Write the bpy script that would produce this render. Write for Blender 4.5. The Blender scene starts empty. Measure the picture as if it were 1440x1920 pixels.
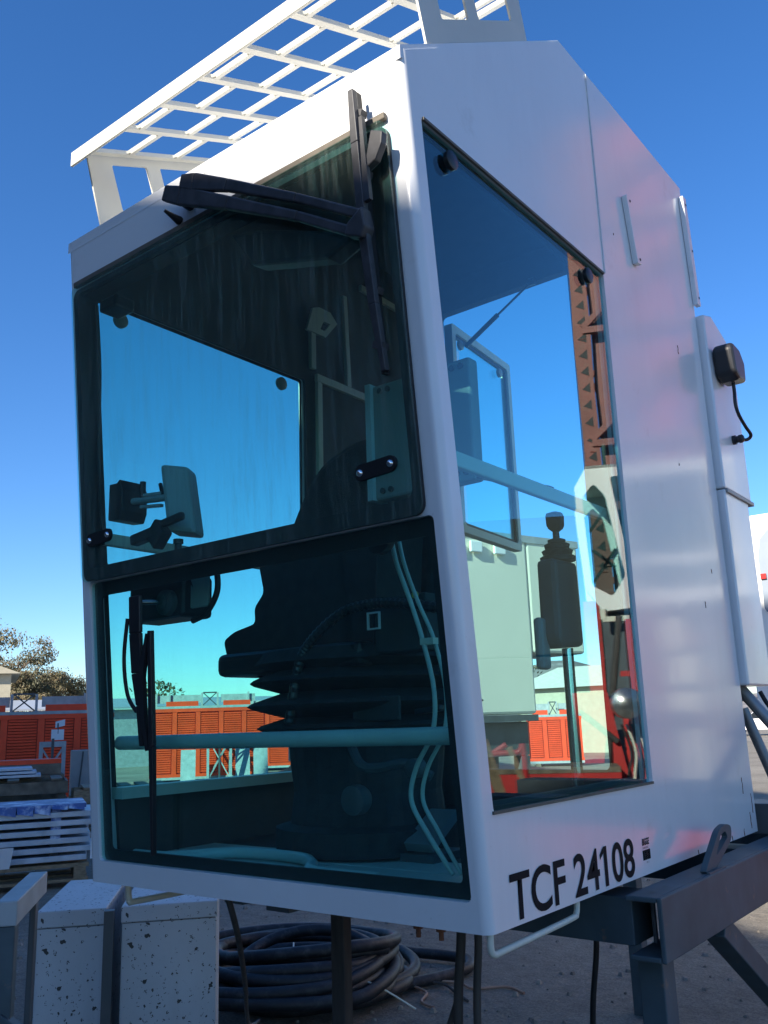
import bpy, bmesh, math, random
from mathutils import Vector, Matrix
random.seed(7)
S = bpy.context.scene
COL = S.collection
rad = math.radians

# ---------------------------------------------------------------- camera, sky, sun, exposure
cam_d = bpy.data.cameras.new('camera'); cam = bpy.data.objects.new('camera', cam_d); COL.objects.link(cam)
cam_d.sensor_fit = 'VERTICAL'; cam_d.sensor_height = 24.0; cam_d.sensor_width = 18.0
cam_d.lens = 1664.216 / 1920 * 24.0
cam_d.clip_start = 0.05; cam_d.clip_end = 9000
R0 = (0.785546, 0.617960, -0.032278); R1 = (-0.166255, 0.160523, -0.972930); R2 = (-0.596050, 0.769648, 0.228837)
M = Matrix(((R0[0], -R1[0], -R2[0], 0.9417), (R0[1], -R1[1], -R2[1], -1.4917), (R0[2], -R1[2], -R2[2], 1.5996), (0, 0, 0, 1)))
cam.matrix_world = M
S.camera = cam
S.render.engine = 'CYCLES'
S.render.resolution_x = 768; S.render.resolution_y = 1024
S.cycles.max_bounces = 14; S.cycles.transparent_max_bounces = 24; S.cycles.glossy_bounces = 6
S.cycles.sample_clamp_indirect = 8.0

SUN = Vector((-0.06, -0.895, 0.44)).normalized()
world = bpy.data.worlds.new('World'); S.world = world; world.use_nodes = True
wn = world.node_tree.nodes; wl = world.node_tree.links
bg = wn['Background']
sky = wn.new('ShaderNodeTexSky'); sky.sky_type = 'NISHITA'; sky.sun_disc = False
sky.sun_elevation = math.asin(SUN.z); sky.sun_rotation = math.atan2(SUN.x, SUN.y)
sky.altitude = 300; sky.air_density = 1.0; sky.dust_density = 0.35; sky.ozone_density = 5.0
hs = wn.new('ShaderNodeHueSaturation'); hs.inputs['Saturation'].default_value = 1.18; hs.inputs['Hue'].default_value = .506
wl.new(sky.outputs[0], hs.inputs['Color']); wl.new(hs.outputs[0], bg.inputs[0])
bg.inputs[1].default_value = 0.109
sd = bpy.data.lights.new('sun', 'SUN'); sun = bpy.data.objects.new('sun', sd); COL.objects.link(sun)
sd.energy = 5.0; sd.angle = rad(0.53); sd.color = (1.0, 0.92, 0.80)
sun.rotation_euler = SUN.to_track_quat('Z', 'Y').to_euler()
S.view_settings.view_transform = 'Standard'; S.view_settings.look = 'None'
S.view_settings.gamma = 1.0; S.view_settings.use_curve_mapping = False
S.view_settings.exposure = 1.05

# ---------------------------------------------------------------- helpers
ORG = {}
def V(*a): return Vector(a if len(a) == 3 else a[0])

def thing(name, loc, label, cat, group=None):
    o = bpy.data.objects.new(name, None); COL.objects.link(o); o.location = loc
    o.empty_display_size = 0.1
    o['label'] = label; o['category'] = cat
    if group: o['group'] = group
    ORG[o.name] = Vector(loc); return o

def tag(o, label, cat, group=None):
    o['label'] = label; o['category'] = cat
    if group: o['group'] = group
    return o

def frame(fwd):
    f = fwd.normalized(); u = Vector((0, 0, 1)) if abs(f.z) < 0.95 else Vector((0, 1, 0))
    x = f.cross(u).normalized(); y = x.cross(f).normalized(); return x, y

class MB:
    def __init__(s): s.v = []; s.f = []; s.m = []
    def add(s, vs, fs, mi=0):
        b = len(s.v); s.v += [Vector(p) for p in vs]
        for f in fs: s.f.append([b + i for i in f]); s.m.append(mi)
        return s
    def hexa(s, p, mi=0):   # 0-3 bottom ring ccw, 4-7 top ring
        return s.add(p, [(3, 2, 1, 0), (4, 5, 6, 7), (0, 1, 5, 4), (1, 2, 6, 5), (2, 3, 7, 6), (3, 0, 4, 7)], mi)
    def box(s, a, b, mi=0):
        x0, y0, z0 = a; x1, y1, z1 = b
        return s.hexa([(x0, y0, z0), (x1, y0, z0), (x1, y1, z0), (x0, y1, z0), (x0, y0, z1), (x1, y0, z1), (x1, y1, z1), (x0, y1, z1)], mi)
    def obox(s, c, ax, ay, az, mi=0):  # oriented box, half-axis vectors
        c, ax, ay, az = map(Vector, (c, ax, ay, az))
        return s.hexa([c - ax - ay - az, c + ax - ay - az, c + ax + ay - az, c - ax + ay - az,
                       c - ax - ay + az, c + ax - ay + az, c + ax + ay + az, c - ax + ay + az], mi)
    def bar(s, a, b, w, h, up=(0, 0, 1), mi=0):  # rectangular bar a->b
        a, b = Vector(a), Vector(b); f = (b - a); L = f.length / 2; f.normalize()
        x = f.cross(Vector(up))
        if x.length < 1e-4: x = f.cross(Vector((0, 1, 0)))
        x.normalize(); y = x.cross(f).normalized()
        return s.obox((a + b) / 2, x * w / 2, f * L, y * h / 2, mi)
    def tube(s, pts, r, n=10, mi=0, cap=True, closed=False):
        pts = [Vector(p) for p in pts]; k = len(pts); rings = []
        rs = r if isinstance(r, (list, tuple)) else [r] * k
        px = None
        for i, p in enumerate(pts):
            if closed: d = pts[(i + 1) % k] - pts[i - 1]
            else: d = pts[min(i + 1, k - 1)] - pts[max(i - 1, 0)]
            d.normalize()
            if px is None: x, y = frame(d)
            else:
                x = (px - d * px.dot(d)).normalized(); y = x.cross(d).normalized()
            px = x
            rings.append([p + (x * math.cos(2 * math.pi * j / n) + y * math.sin(2 * math.pi * j / n)) * rs[i] for j in range(n)])
        vs = [q for rg in rings for q in rg]; fs = []
        for i in range(k if closed else k - 1):
            i2 = (i + 1) % k
            for j in range(n):
                j2 = (j + 1) % n
                fs.append((i * n + j, i * n + j2, i2 * n + j2, i2 * n + j))
        if cap and not closed:
            fs.append(tuple(range(n))); fs.append(tuple((k - 1) * n + j for j in reversed(range(n))))
        return s.add(vs, fs, mi)
    def prism(s, poly, ext, mi=0):   # poly: 3d loop, extruded by ext
        n = len(poly); e = Vector(ext); p = [Vector(q) for q in poly]
        fs = [tuple(reversed(range(n))), tuple(range(n, 2 * n))]
        fs += [(i, (i + 1) % n, n + (i + 1) % n, n + i) for i in range(n)]
        return s.add(p + [q + e for q in p], fs, mi)
    def lathe(s, prof, c, axis=(0, 0, 1), n=20, mi=0, sq=0.0):
        c = Vector(c); a = Vector(axis).normalized(); x, y = frame(a); vs = []; k = len(prof)
        for (r, h) in prof:
            for j in range(n):
                t = 2 * math.pi * j / n; cc, ss = math.cos(t), math.sin(t)
                q = 1.0
                if sq: q = 1 / max(abs(cc), abs(ss)) * sq + (1 - sq)
                vs.append(c + a * h + (x * cc + y * ss) * r * q)
        fs = [(i * n + j, i * n + (j + 1) % n, (i + 1) * n + (j + 1) % n, (i + 1) * n + j) for i in range(k - 1) for j in range(n)]
        fs.append(tuple(reversed(range(n)))); fs.append(tuple((k - 1) * n + j for j in range(n)))
        return s.add(vs, fs, mi)
    def plate(s, outer, holes, to3, th, mi=0):
        """flat plate with holes: 2-D loops, to3(a,b,o) -> point, o = depth 0..th"""
        bm = bmesh.new(); loops = []
        for lp in [outer] + holes:
            vs = [bm.verts.new((p[0], p[1], 0)) for p in lp]; loops.append(vs)
            for i in range(len(vs)): bm.edges.new((vs[i], vs[(i + 1) % len(vs)]))
        bmesh.ops.triangle_fill(bm, use_beauty=True, use_dissolve=False, edges=bm.edges[:])
        bm.verts.index_update()
        co = [(v.co.x, v.co.y) for v in bm.verts]; tris = [[v.index for v in f.verts] for f in bm.faces]
        n = len(co); vs = [to3(a, b, 0) for a, b in co] + [to3(a, b, th) for a, b in co]; fs = []
        for t in tris: fs.append(t); fs.append([n + i for i in reversed(t)])
        for lp in loops:
            idx = [v.index for v in lp]
            for i in range(len(idx)):
                a, b = idx[i], idx[(i + 1) % len(idx)]; fs.append((a, b, n + b, n + a))
        bm.free(); return s.add(vs, fs, mi)
    def build(s, name, mats, parent=None, bevel=0.0, smooth=False, seg=2, kind=None):
        me = bpy.data.meshes.new(name); o = bpy.data.objects.new(name, me); COL.objects.link(o)
        off = ORG.get(parent.name, Vector()) if parent else Vector()
        me.from_pydata([tuple(p - off) for p in s.v], [], s.f)
        for m in (mats if isinstance(mats, (list, tuple)) else [mats]): me.materials.append(m)
        me.polygons.foreach_set('material_index', s.m)
        bm = bmesh.new(); bm.from_mesh(me); bmesh.ops.recalc_face_normals(bm, faces=bm.faces); bm.to_mesh(me); bm.free()
        if smooth:
            me.polygons.foreach_set('use_smooth', [True] * len(me.polygons)); me.set_sharp_from_angle(angle=rad(40))
        if bevel:
            b = o.modifiers.new('bevel', 'BEVEL'); b.width = bevel; b.segments = seg; b.limit_method = 'ANGLE'; b.angle_limit = rad(35)
            b.harden_normals = False
        if parent: o.parent = parent
        ORG[o.name] = off
        if kind: o['kind'] = kind
        return o

def rrect(x0, y0, x1, y1, r, n=5):
    out = []
    for cx, cy, a0 in ((x1 - r, y1 - r, 0), (x0 + r, y1 - r, 90), (x0 + r, y0 + r, 180), (x1 - r, y0 + r, 270)):
        for i in range(n + 1):
            a = rad(a0 + 90 * i / n); out.append((cx + r * math.cos(a), cy + r * math.sin(a)))
    return out
def rpoly(pts, r, n=4):   # rounded polygon (convex-ish), 2-D
    out = []; k = len(pts)
    for i in range(k):
        p = Vector(pts[i]).to_2d(); a = Vector(pts[i - 1]).to_2d(); b = Vector(pts[(i + 1) % k]).to_2d()
        u = (a - p).normalized(); w = (b - p).normalized(); rr = min(r, (a - p).length * .45, (b - p).length * .45)
        for j in range(n + 1):
            t = j / n; q0 = p + u * rr; q1 = p + w * rr
            q = q0 * (1 - t) ** 2 + p * 2 * t * (1 - t) + q1 * t ** 2; out.append((q.x, q.y))
    return out
def smooth_path(pts, k=6):
    P = [Vector(p) for p in pts]; out = []
    for i in range(len(P) - 1):
        p0 = P[max(i - 1, 0)]; p1 = P[i]; p2 = P[i + 1]; p3 = P[min(i + 2, len(P) - 1)]
        for j in range(k):
            t = j / k
            out.append(.5 * ((2 * p1) + (p2 - p0) * t + (2 * p0 - 5 * p1 + 4 * p2 - p3) * t * t + (3 * p1 - p0 - 3 * p2 + p3) * t ** 3))
    out.append(P[-1]); return out

# ---------------------------------------------------------------- materials
def mat(name, col, rough=0.5, metal=0.0, coat=0.0, coat_r=0.1, var=0.08, vscale=6.0, bump=0.0, bscale=40.0, spec=0.5, col2=None, c2lo=0.55, c2hi=0.7, c2scale=8.0, stretch=None):
    m = bpy.data.materials.new(name); m.use_nodes = True; nt = m.node_tree; N = nt.nodes; L = nt.links
    b = N['Principled BSDF']
    b.inputs['Roughness'].default_value = rough; b.inputs['Metallic'].default_value = metal
    b.inputs['Coat Weight'].default_value = coat; b.inputs['Coat Roughness'].default_value = coat_r
    b.inputs['Specular IOR Level'].default_value = spec
    tc = N.new('ShaderNodeTexCoord'); src = tc.outputs['Object']
    if stretch:
        mp = N.new('ShaderNodeMapping'); mp.inputs['Scale'].default_value = stretch; L.new(src, mp.inputs[0]); src = mp.outputs[0]
    nz = N.new('ShaderNodeTexNoise'); nz.inputs['Scale'].default_value = vscale; nz.inputs['Detail'].default_value = 6; L.new(src, nz.inputs['Vector'])
    rp = N.new('ShaderNodeMapRange'); rp.inputs[1].default_value = .3; rp.inputs[2].default_value = .7
    rp.inputs[3].default_value = 1 - var; rp.inputs[4].default_value = 1 + var; L.new(nz.outputs['Fac'], rp.inputs[0])
    mx = N.new('ShaderNodeMix'); mx.data_type = 'RGBA'; mx.blend_type = 'MULTIPLY'; mx.inputs[0].default_value = 1.0
    cin = mx.inputs[6]; cin.default_value = (*col, 1)
    if col2:
        n2 = N.new('ShaderNodeTexNoise'); n2.inputs['Scale'].default_value = c2scale; n2.inputs['Detail'].default_value = 8; n2.inputs['Roughness'].default_value = .65
        L.new(src, n2.inputs['Vector'])
        r2 = N.new('ShaderNodeMapRange'); r2.inputs[1].default_value = c2lo; r2.inputs[2].default_value = c2hi; L.new(n2.outputs['Fac'], r2.inputs[0])
        m2 = N.new('ShaderNodeMix'); m2.data_type = 'RGBA'; m2.inputs[6].default_value = (*col, 1); m2.inputs[7].default_value = (*col2, 1)
        L.new(r2.outputs[0], m2.inputs[0]); L.new(m2.outputs[2], cin)
    cmb = N.new('ShaderNodeCombineColor')
    for i in range(3): L.new(rp.outputs[0], cmb.inputs[i])
    L.new(cmb.outputs[0], mx.inputs[7]); L.new(mx.outputs[2], b.inputs['Base Color'])
    if bump:
        nb = N.new('ShaderNodeTexNoise'); nb.inputs['Scale'].default_value = bscale; nb.inputs['Detail'].default_value = 5; L.new(src, nb.inputs['Vector'])
        bp = N.new('ShaderNodeBump'); bp.inputs['Strength'].default_value = 1.0; bp.inputs['Distance'].default_value = bump
        L.new(nb.outputs['Fac'], bp.inputs['Height']); L.new(bp.outputs[0], b.inputs['Normal'])
        if coat: L.new(bp.outputs[0], b.inputs['Coat Normal'])
    return m

def glass(name, tint, dust=0.0, wav=0.0, f0=.045):
    m = bpy.data.materials.new(name); m.use_nodes = True; nt = m.node_tree; N = nt.nodes; L = nt.links
    for n in list(N): N.remove(n)
    out = N.new('ShaderNodeOutputMaterial'); tr = N.new('ShaderNodeBsdfTransparent'); gl = N.new('ShaderNodeBsdfGlossy')
    tr.inputs[0].default_value = (*tint, 1); gl.inputs['Roughness'].default_value = 0.0; gl.inputs[0].default_value = (1, 1, 1, 1)
    lw = N.new('ShaderNodeLayerWeight'); lw.inputs[0].default_value = .5
    pw = N.new('ShaderNodeMath'); pw.operation = 'POWER'; pw.inputs[1].default_value = 5; L.new(lw.outputs['Facing'], pw.inputs[0])
    ma = N.new('ShaderNodeMath'); ma.operation = 'MULTIPLY_ADD'; ma.inputs[1].default_value = 1 - f0; ma.inputs[2].default_value = f0; L.new(pw.outputs[0], ma.inputs[0])
    mx = N.new('ShaderNodeMixShader'); L.new(ma.outputs[0], mx.inputs[0]); L.new(tr.outputs[0], mx.inputs[1]); L.new(gl.outputs[0], mx.inputs[2])
    last = mx.outputs[0]; tc = N.new('ShaderNodeTexCoord')
    if wav:
        nb = N.new('ShaderNodeTexNoise'); nb.inputs['Scale'].default_value = 3.5; nb.inputs['Detail'].default_value = 1; L.new(tc.outputs['Object'], nb.inputs['Vector'])
        bp = N.new('ShaderNodeBump'); bp.inputs['Distance'].default_value = wav; L.new(nb.outputs['Fac'], bp.inputs['Height']); L.new(bp.outputs[0], gl.inputs['Normal'])
    if dust:
        mp = N.new('ShaderNodeMapping'); mp.inputs['Scale'].default_value = (38, 38, 0.9); L.new(tc.outputs['Object'], mp.inputs[0])
        nz = N.new('ShaderNodeTexNoise'); nz.inputs['Scale'].default_value = 1.6; nz.inputs['Detail'].default_value = 5; nz.inputs['Roughness'].default_value = .7; L.new(mp.outputs[0], nz.inputs['Vector'])
        r = N.new('ShaderNodeMapRange'); r.inputs[1].default_value = .5; r.inputs[2].default_value = .78; r.inputs[3].default_value = dust * .12; r.inputs[4].default_value = dust; L.new(nz.outputs['Fac'], r.inputs[0])
        n3 = N.new('ShaderNodeTexNoise'); n3.inputs['Scale'].default_value = 2.2; L.new(tc.outputs['Object'], n3.inputs['Vector'])
        mm = N.new('ShaderNodeMath'); mm.operation = 'MULTIPLY'; L.new(r.outputs[0], mm.inputs[0]); L.new(n3.outputs['Fac'], mm.inputs[1])
        df = N.new('ShaderNodeBsdfDiffuse'); df.inputs[0].default_value = (.45, .52, .46, 1)
        m2 = N.new('ShaderNodeMixShader'); L.new(mm.outputs[0], m2.inputs[0]); L.new(last, m2.inputs[1]); L.new(df.outputs[0], m2.inputs[2]); last = m2.outputs[0]
    L.new(last, out.inputs[0]); return m

WHITE = mat('white_paint', (.79, .79, .785), .34, coat=.60, coat_r=.085, var=.04, vscale=2.2, bump=.0022, bscale=2.6, col2=(.60, .58, .54), c2lo=.62, c2hi=.85, c2scale=5)
def grime(m, amount, sc=(13, 13, .8), tone=(.30, .27, .23)):
    nt = m.node_tree; N = nt.nodes; L = nt.links; b = N['Principled BSDF']; prev = b.inputs['Base Color'].links[0].from_socket
    tc = N.new('ShaderNodeTexCoord'); mp = N.new('ShaderNodeMapping'); mp.inputs['Scale'].default_value = sc; L.new(tc.outputs['Object'], mp.inputs[0])
    nz = N.new('ShaderNodeTexNoise'); nz.inputs['Scale'].default_value = 1.5; nz.inputs['Detail'].default_value = 8; nz.inputs['Roughness'].default_value = .7; L.new(mp.outputs[0], nz.inputs['Vector'])
    n2 = N.new('ShaderNodeTexNoise'); n2.inputs['Scale'].default_value = 1.7; n2.inputs['Detail'].default_value = 4; L.new(tc.outputs['Object'], n2.inputs['Vector'])
    ml = N.new('ShaderNodeMath'); ml.operation = 'MULTIPLY'; L.new(nz.outputs['Fac'], ml.inputs[0]); L.new(n2.outputs['Fac'], ml.inputs[1])
    r = N.new('ShaderNodeMapRange'); r.inputs[1].default_value = .24; r.inputs[2].default_value = .46; r.inputs[4].default_value = amount; L.new(ml.outputs[0], r.inputs[0])
    # small specks of grit
    n3 = N.new('ShaderNodeTexNoise'); n3.inputs['Scale'].default_value = 95; n3.inputs['Detail'].default_value = 3; L.new(tc.outputs['Object'], n3.inputs['Vector'])
    r3 = N.new('ShaderNodeMapRange'); r3.inputs[1].default_value = .72; r3.inputs[2].default_value = .76; r3.inputs[4].default_value = amount * 2.2; L.new(n3.outputs['Fac'], r3.inputs[0])
    ad = N.new('ShaderNodeMath'); ad.operation = 'ADD'; ad.use_clamp = True; L.new(r.outputs[0], ad.inputs[0]); L.new(r3.outputs[0], ad.inputs[1])
    mx = N.new('ShaderNodeMix'); mx.data_type = 'RGBA'; L.new(ad.outputs[0], mx.inputs[0]); L.new(prev, mx.inputs[6]); mx.inputs[7].default_value = (*tone, 1)
    L.new(mx.outputs[2], b.inputs['Base Color'])
    rr = N.new('ShaderNodeMapRange'); rr.inputs[3].default_value = b.inputs['Coat Roughness'].default_value; rr.inputs[4].default_value = b.inputs['Coat Roughness'].default_value + .09
    L.new(n2.outputs['Fac'], rr.inputs[0]); L.new(rr.outputs[0], b.inputs['Coat Roughness'])
grime(WHITE, .10, (6, 6, .9))
WHITE_MATT = mat('white_powdercoat', (.60, .59, .52), .45, var=.05)
CREAM = mat('cream_paint', (.66, .64, .52), .5, var=.06)
GREENISH = mat('pale_green_paint', (.48, .56, .50), .4, var=.06)
DARKGREY = mat('dark_grey_lining', (.042, .044, .044), .75, var=.15, vscale=14)
BLACK = mat('black_rubber', (.012, .012, .013), .55, var=.25)
BLACKP = mat('black_plastic', (.02, .02, .022), .38, var=.2)
FADED = mat('sun_faded_plastic', (.045, .045, .05), .5, var=.35, vscale=30)
TAN = mat('tan_sealant', (.13, .11, .085), .7, var=.2, vscale=30)
CHROME = mat('chrome', (.75, .75, .75), .12, metal=1.0, var=.03)
STEELT = mat('grey_tube_steel', (.30, .31, .31), .45, metal=.4, var=.1)
STAND = mat('blue_grey_stand_paint', (.062, .092, .105), .55, var=.22, vscale=9, col2=(.17, .13, .10), c2lo=.64, c2hi=.72, c2scale=14)
BROWN = mat('weathered_brown_steel', (.055, .048, .042), .75, var=.35, vscale=10, stretch=(4, 4, .7))
TEALBOX = mat('grey_enclosure', (.30, .33, .32), .45, var=.06)
SEATM = mat('black_seat_fabric', (.022, .023, .025), .85, var=.3, vscale=30, bump=.001, bscale=200)
INK = mat('black_vinyl', (.010, .010, .013), .7, spec=.15, var=.05)
PALE_STICKER = mat('white_label', (.78, .79, .8), .5, var=.02)
GLASS_F = glass('green_tinted_glass_streaked', (.735, .965, .945), dust=.42)
GLASS = glass('green_tinted_glass', (.735, .965, .945), dust=.07)
GLASS_S = glass('blue_tinted_glass', (.70, .95, .955), wav=.0002, f0=.068)
CAR_GLASS = mat('dark_glass', (.02, .025, .03), .08, var=.1)
ORANGE = mat('orange_paint', (.95, .062, .008), .5, var=.12, vscale=3, col2=(.55, .06, .02), c2lo=.62, c2hi=.78, c2scale=6)
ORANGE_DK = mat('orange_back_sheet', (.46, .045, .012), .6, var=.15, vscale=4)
REDM = mat('red_machine_paint', (.50, .03, .026), .42, coat=.3, var=.18, vscale=3, col2=(.22, .05, .035), c2lo=.58, c2hi=.74, c2scale=7)
SALMON = mat('faded_red_mast_paint', (.25, .075, .055), .5, var=.15, vscale=3, col2=(.22, .10, .07), c2lo=.52, c2hi=.75, c2scale=9)
GALV = mat('galvanised_steel', (.38, .40, .40), .55, metal=.1, var=.15, vscale=8)
DKGREY_P = mat('dark_grey_panel', (.07, .08, .085), .5, var=.2)
WOOD = mat('raw_lumber', (.28, .20, .12), .8, var=.3, vscale=5, stretch=(3, 3, 14))
WOOD_OLD = mat('old_grey_lumber', (.19, .15, .105), .85, var=.35, vscale=7)
ALU = mat('aluminium_plank', (.52, .55, .6), .45, metal=.35, var=.18, vscale=5)
BLUEW = mat('blue_wrap', (.07, .13, .36), .4, var=.3, vscale=5, col2=(.45, .5, .6), c2lo=.5, c2hi=.62, c2scale=5)
BEIGE = mat('beige_cladding', (.42, .38, .28), .7, var=.06)
TRAILER = mat('white_trailer_skin', (.88, .87, .82), .4, var=.04, vscale=1.5)
BARK = mat('bark', (.12, .09, .065), .9, var=.3)
LEAF = mat('eucalyptus_leaves', (.085, .085, .04), .6, var=.5, vscale=.8, col2=(.20, .13, .06), c2lo=.45, c2hi=.7, c2scale=.9)
LEAF2 = mat('dry_olive_leaves', (.14, .12, .05), .6, var=.5, vscale=.8, col2=(.24, .16, .07), c2lo=.45, c2hi=.7, c2scale=.9)
MOUNT = mat('mountain_slope', (.17, .16, .15), .95, var=.25, vscale=.004, col2=(.32, .30, .28), c2lo=.5, c2hi=.6, c2scale=.012)
ROOFING = mat('pale_roofing', (.60, .57, .48), .6, var=.08)
CABLEM = mat('blue_black_hose', (.013, .015, .018), .55, var=.4, vscale=14, col2=(.075, .07, .065), c2lo=.5, c2hi=.75, c2scale=11, bump=.002, bscale=60)
RUST = mat('rust', (.16, .06, .03), .85, var=.4, vscale=60)
COPPER = mat('bare_copper_wire', (.40, .24, .16), .5, metal=.3, var=.1)
OCCLUDER = mat('occluder_cladding', (.075, .08, .085), .7, var=.1, vscale=.3)
TYRE = mat('tyre_rubber', (.02, .02, .02), .8, var=.2)
RED_LENS = mat('red_lens', (.45, .02, .02), .25, var=.05)
SHADOW_GREY = mat('shadow_blue_grey', (.20, .25, .31), .5, var=.05)
YELLOW = mat('yellow_bag', (.5, .42, .08), .7, var=.2)

def ground_mat():
    m = bpy.data.materials.new('yard_dirt'); m.use_nodes = True; nt = m.node_tree; N = nt.nodes; L = nt.links; b = N['Principled BSDF']
    b.inputs['Roughness'].default_value = .92; b.inputs['Specular IOR Level'].default_value = .25
    tc = N.new('ShaderNodeTexCoord')
    def noise(sc, det, ro=.6):
        n = N.new('ShaderNodeTexNoise'); n.inputs['Scale'].default_value = sc; n.inputs['Detail'].default_value = det; n.inputs['Roughness'].default_value = ro; L.new(tc.outputs['Object'], n.inputs['Vector']); return n
    a = noise(.55, 8); c = noise(9, 8, .7); d = noise(60, 6, .75)
    cr = N.new('ShaderNodeValToRGB'); cr.color_ramp.elements[0].color = (.18, .158, .13, 1); cr.color_ramp.elements[1].color = (.43, .385, .31, 1)
    cr.color_ramp.elements[0].position = .32; cr.color_ramp.elements[1].position = .68
    mx = N.new('ShaderNodeMix'); mx.inputs[0].default_value = .5; L.new(a.outputs['Fac'], mx.inputs[2]); L.new(c.outputs['Fac'], mx.inputs[3]); L.new(mx.outputs[0], cr.inputs[0])
    r = N.new('ShaderNodeMapRange'); r.inputs[1].default_value = .35; r.inputs[2].default_value = .7; r.inputs[3].default_value = .6; r.inputs[4].default_value = 1.25; L.new(d.outputs['Fac'], r.inputs[0])
    cc = N.new('ShaderNodeCombineColor')
    for i in range(3): L.new(r.outputs[0], cc.inputs[i])
    m2 = N.new('ShaderNodeMix'); m2.data_type = 'RGBA'; m2.blend_type = 'MULTIPLY'; m2.inputs[0].default_value = 1; L.new(cr.outputs[0], m2.inputs[6]); L.new(cc.outputs[0], m2.inputs[7])
    L.new(m2.outputs[2], b.inputs['Base Color'])
    ad = N.new('ShaderNodeMath'); ad.operation = 'MULTIPLY_ADD'; ad.inputs[1].default_value = .25; L.new(d.outputs['Fac'], ad.inputs[0]); L.new(c.outputs['Fac'], ad.inputs[2])
    bp = N.new('ShaderNodeBump'); bp.inputs['Distance'].default_value = .05; L.new(ad.outputs[0], bp.inputs['Height']); L.new(bp.outputs[0], b.inputs['Normal'])
    return m
DIRT = ground_mat()

def spotted_mat():
    m = mat('spotted_white_paint', (.50, .51, .52), .5, var=.06, vscale=5)
    nt = m.node_tree; N = nt.nodes; L = nt.links; b = N['Principled BSDF']; prev = b.inputs['Base Color'].links[0].from_socket
    tc = N.new('ShaderNodeTexCoord'); fac = None
    for sc, th, sd_ in ((24, .25, 0), (62, .30, 5)):
        nz = N.new('ShaderNodeTexNoise'); nz.inputs['Scale'].default_value = sc * 2.2; nz.inputs['Detail'].default_value = 3; L.new(tc.outputs['Object'], nz.inputs['Vector'])
        va = N.new('ShaderNodeVectorMath'); va.operation = 'MULTIPLY_ADD'; va.inputs[1].default_value = (.028, .028, .028); va.inputs[2].default_value = (sd_, 0, 0)
        L.new(nz.outputs['Color'], va.inputs[0])
        v2 = N.new('ShaderNodeVectorMath'); v2.operation = 'ADD'; L.new(va.outputs[0], v2.inputs[0]); L.new(tc.outputs['Object'], v2.inputs[1])
        vo = N.new('ShaderNodeTexVoronoi'); vo.inputs['Scale'].default_value = sc; L.new(v2.outputs[0], vo.inputs['Vector'])
        rn = N.new('ShaderNodeMath'); rn.operation = 'MULTIPLY'; rn.inputs[1].default_value = th * 1.5
        sp = N.new('ShaderNodeSeparateColor'); L.new(vo.outputs['Color'], sp.inputs[0]); L.new(sp.outputs[0], rn.inputs[0])
        sb = N.new('ShaderNodeMath'); sb.operation = 'SUBTRACT'; sb.inputs[1].default_value = th * .45; L.new(rn.outputs[0], sb.inputs[0])
        lt = N.new('ShaderNodeMath'); lt.operation = 'LESS_THAN'; L.new(vo.outputs['Distance'], lt.inputs[0]); L.new(sb.outputs[0], lt.inputs[1])
        if fac is None: fac = lt.outputs[0]
        else:
            mxx = N.new('ShaderNodeMath'); mxx.operation = 'MAXIMUM'; L.new(fac, mxx.inputs[0]); L.new(lt.outputs[0], mxx.inputs[1]); fac = mxx.outputs[0]
    mx = N.new('ShaderNodeMix'); mx.data_type = 'RGBA'; L.new(fac, mx.inputs[0]); L.new(prev, mx.inputs[6]); mx.inputs[7].default_value = (.045, .04, .038, 1)
    L.new(mx.outputs[2], b.inputs['Base Color']); return m
SPOT = spotted_mat(); grime(SPOT, .30, (5, 5, 1.2), (.16, .15, .14))

# ---------------------------------------------------------------- setting: ground, hills, shading warehouse
def structure(o): o['kind'] = 'structure'; return o
g = MB()
rings = [0, 3, 6, 10, 16, 26, 45, 90, 200, 500, 1400, 6000]; n = 64; vs = [(0, 0, 0)]
for r in rings[1:]:
    for j in range(n):
        a = 2 * math.pi * j / n; vs.append((r * math.cos(a), r * math.sin(a), 0))
fs = [(0, 1 + j, 1 + (j + 1) % n) for j in range(n)]
for i in range(len(rings) - 2):
    for j in range(n): fs.append((1 + i * n + j, 1 + (i + 1) * n + j, 1 + (i + 1) * n + (j + 1) % n, 1 + i * n + (j + 1) % n))
g.add(vs, fs); structure(g.build('ground', DIRT))
# loose stones on the dirt
st = MB()
for i in range(900):
    d = 2.2 + 9 * random.random() ** 1.3; a = rad(90 + random.uniform(2, 66)); x = .94 + d * math.cos(a); y = -1.49 + d * math.sin(a)
    r = random.uniform(.006, .022) * (1 + d * .06)
    c = [Vector((random.uniform(-1, 1), random.uniform(-1, 1), 0)).normalized() * r for _ in range(1)]
    k = 5; ph = random.random() * 6; low = [(x + r * random.uniform(.7, 1.2) * math.cos(ph + 2 * math.pi * j / k), y + r * random.uniform(.7, 1.2) * math.sin(ph + 2 * math.pi * j / k), -.002) for j in range(k)]
    top = [(x + (p[0] - x) * .55, y + (p[1] - y) * .55, r * random.uniform(.5, .9)) for p in low]
    st.add(low + top, [tuple(range(k, 2 * k))] + [(j, (j + 1) % k, k + (j + 1) % k, k + j) for j in range(k)])
st.build('gravel', mat('pebble', (.24, .21, .17), .9, var=.4, vscale=14), kind='stuff')['label'] = 'loose pebbles scattered on the dirt yard'

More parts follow.
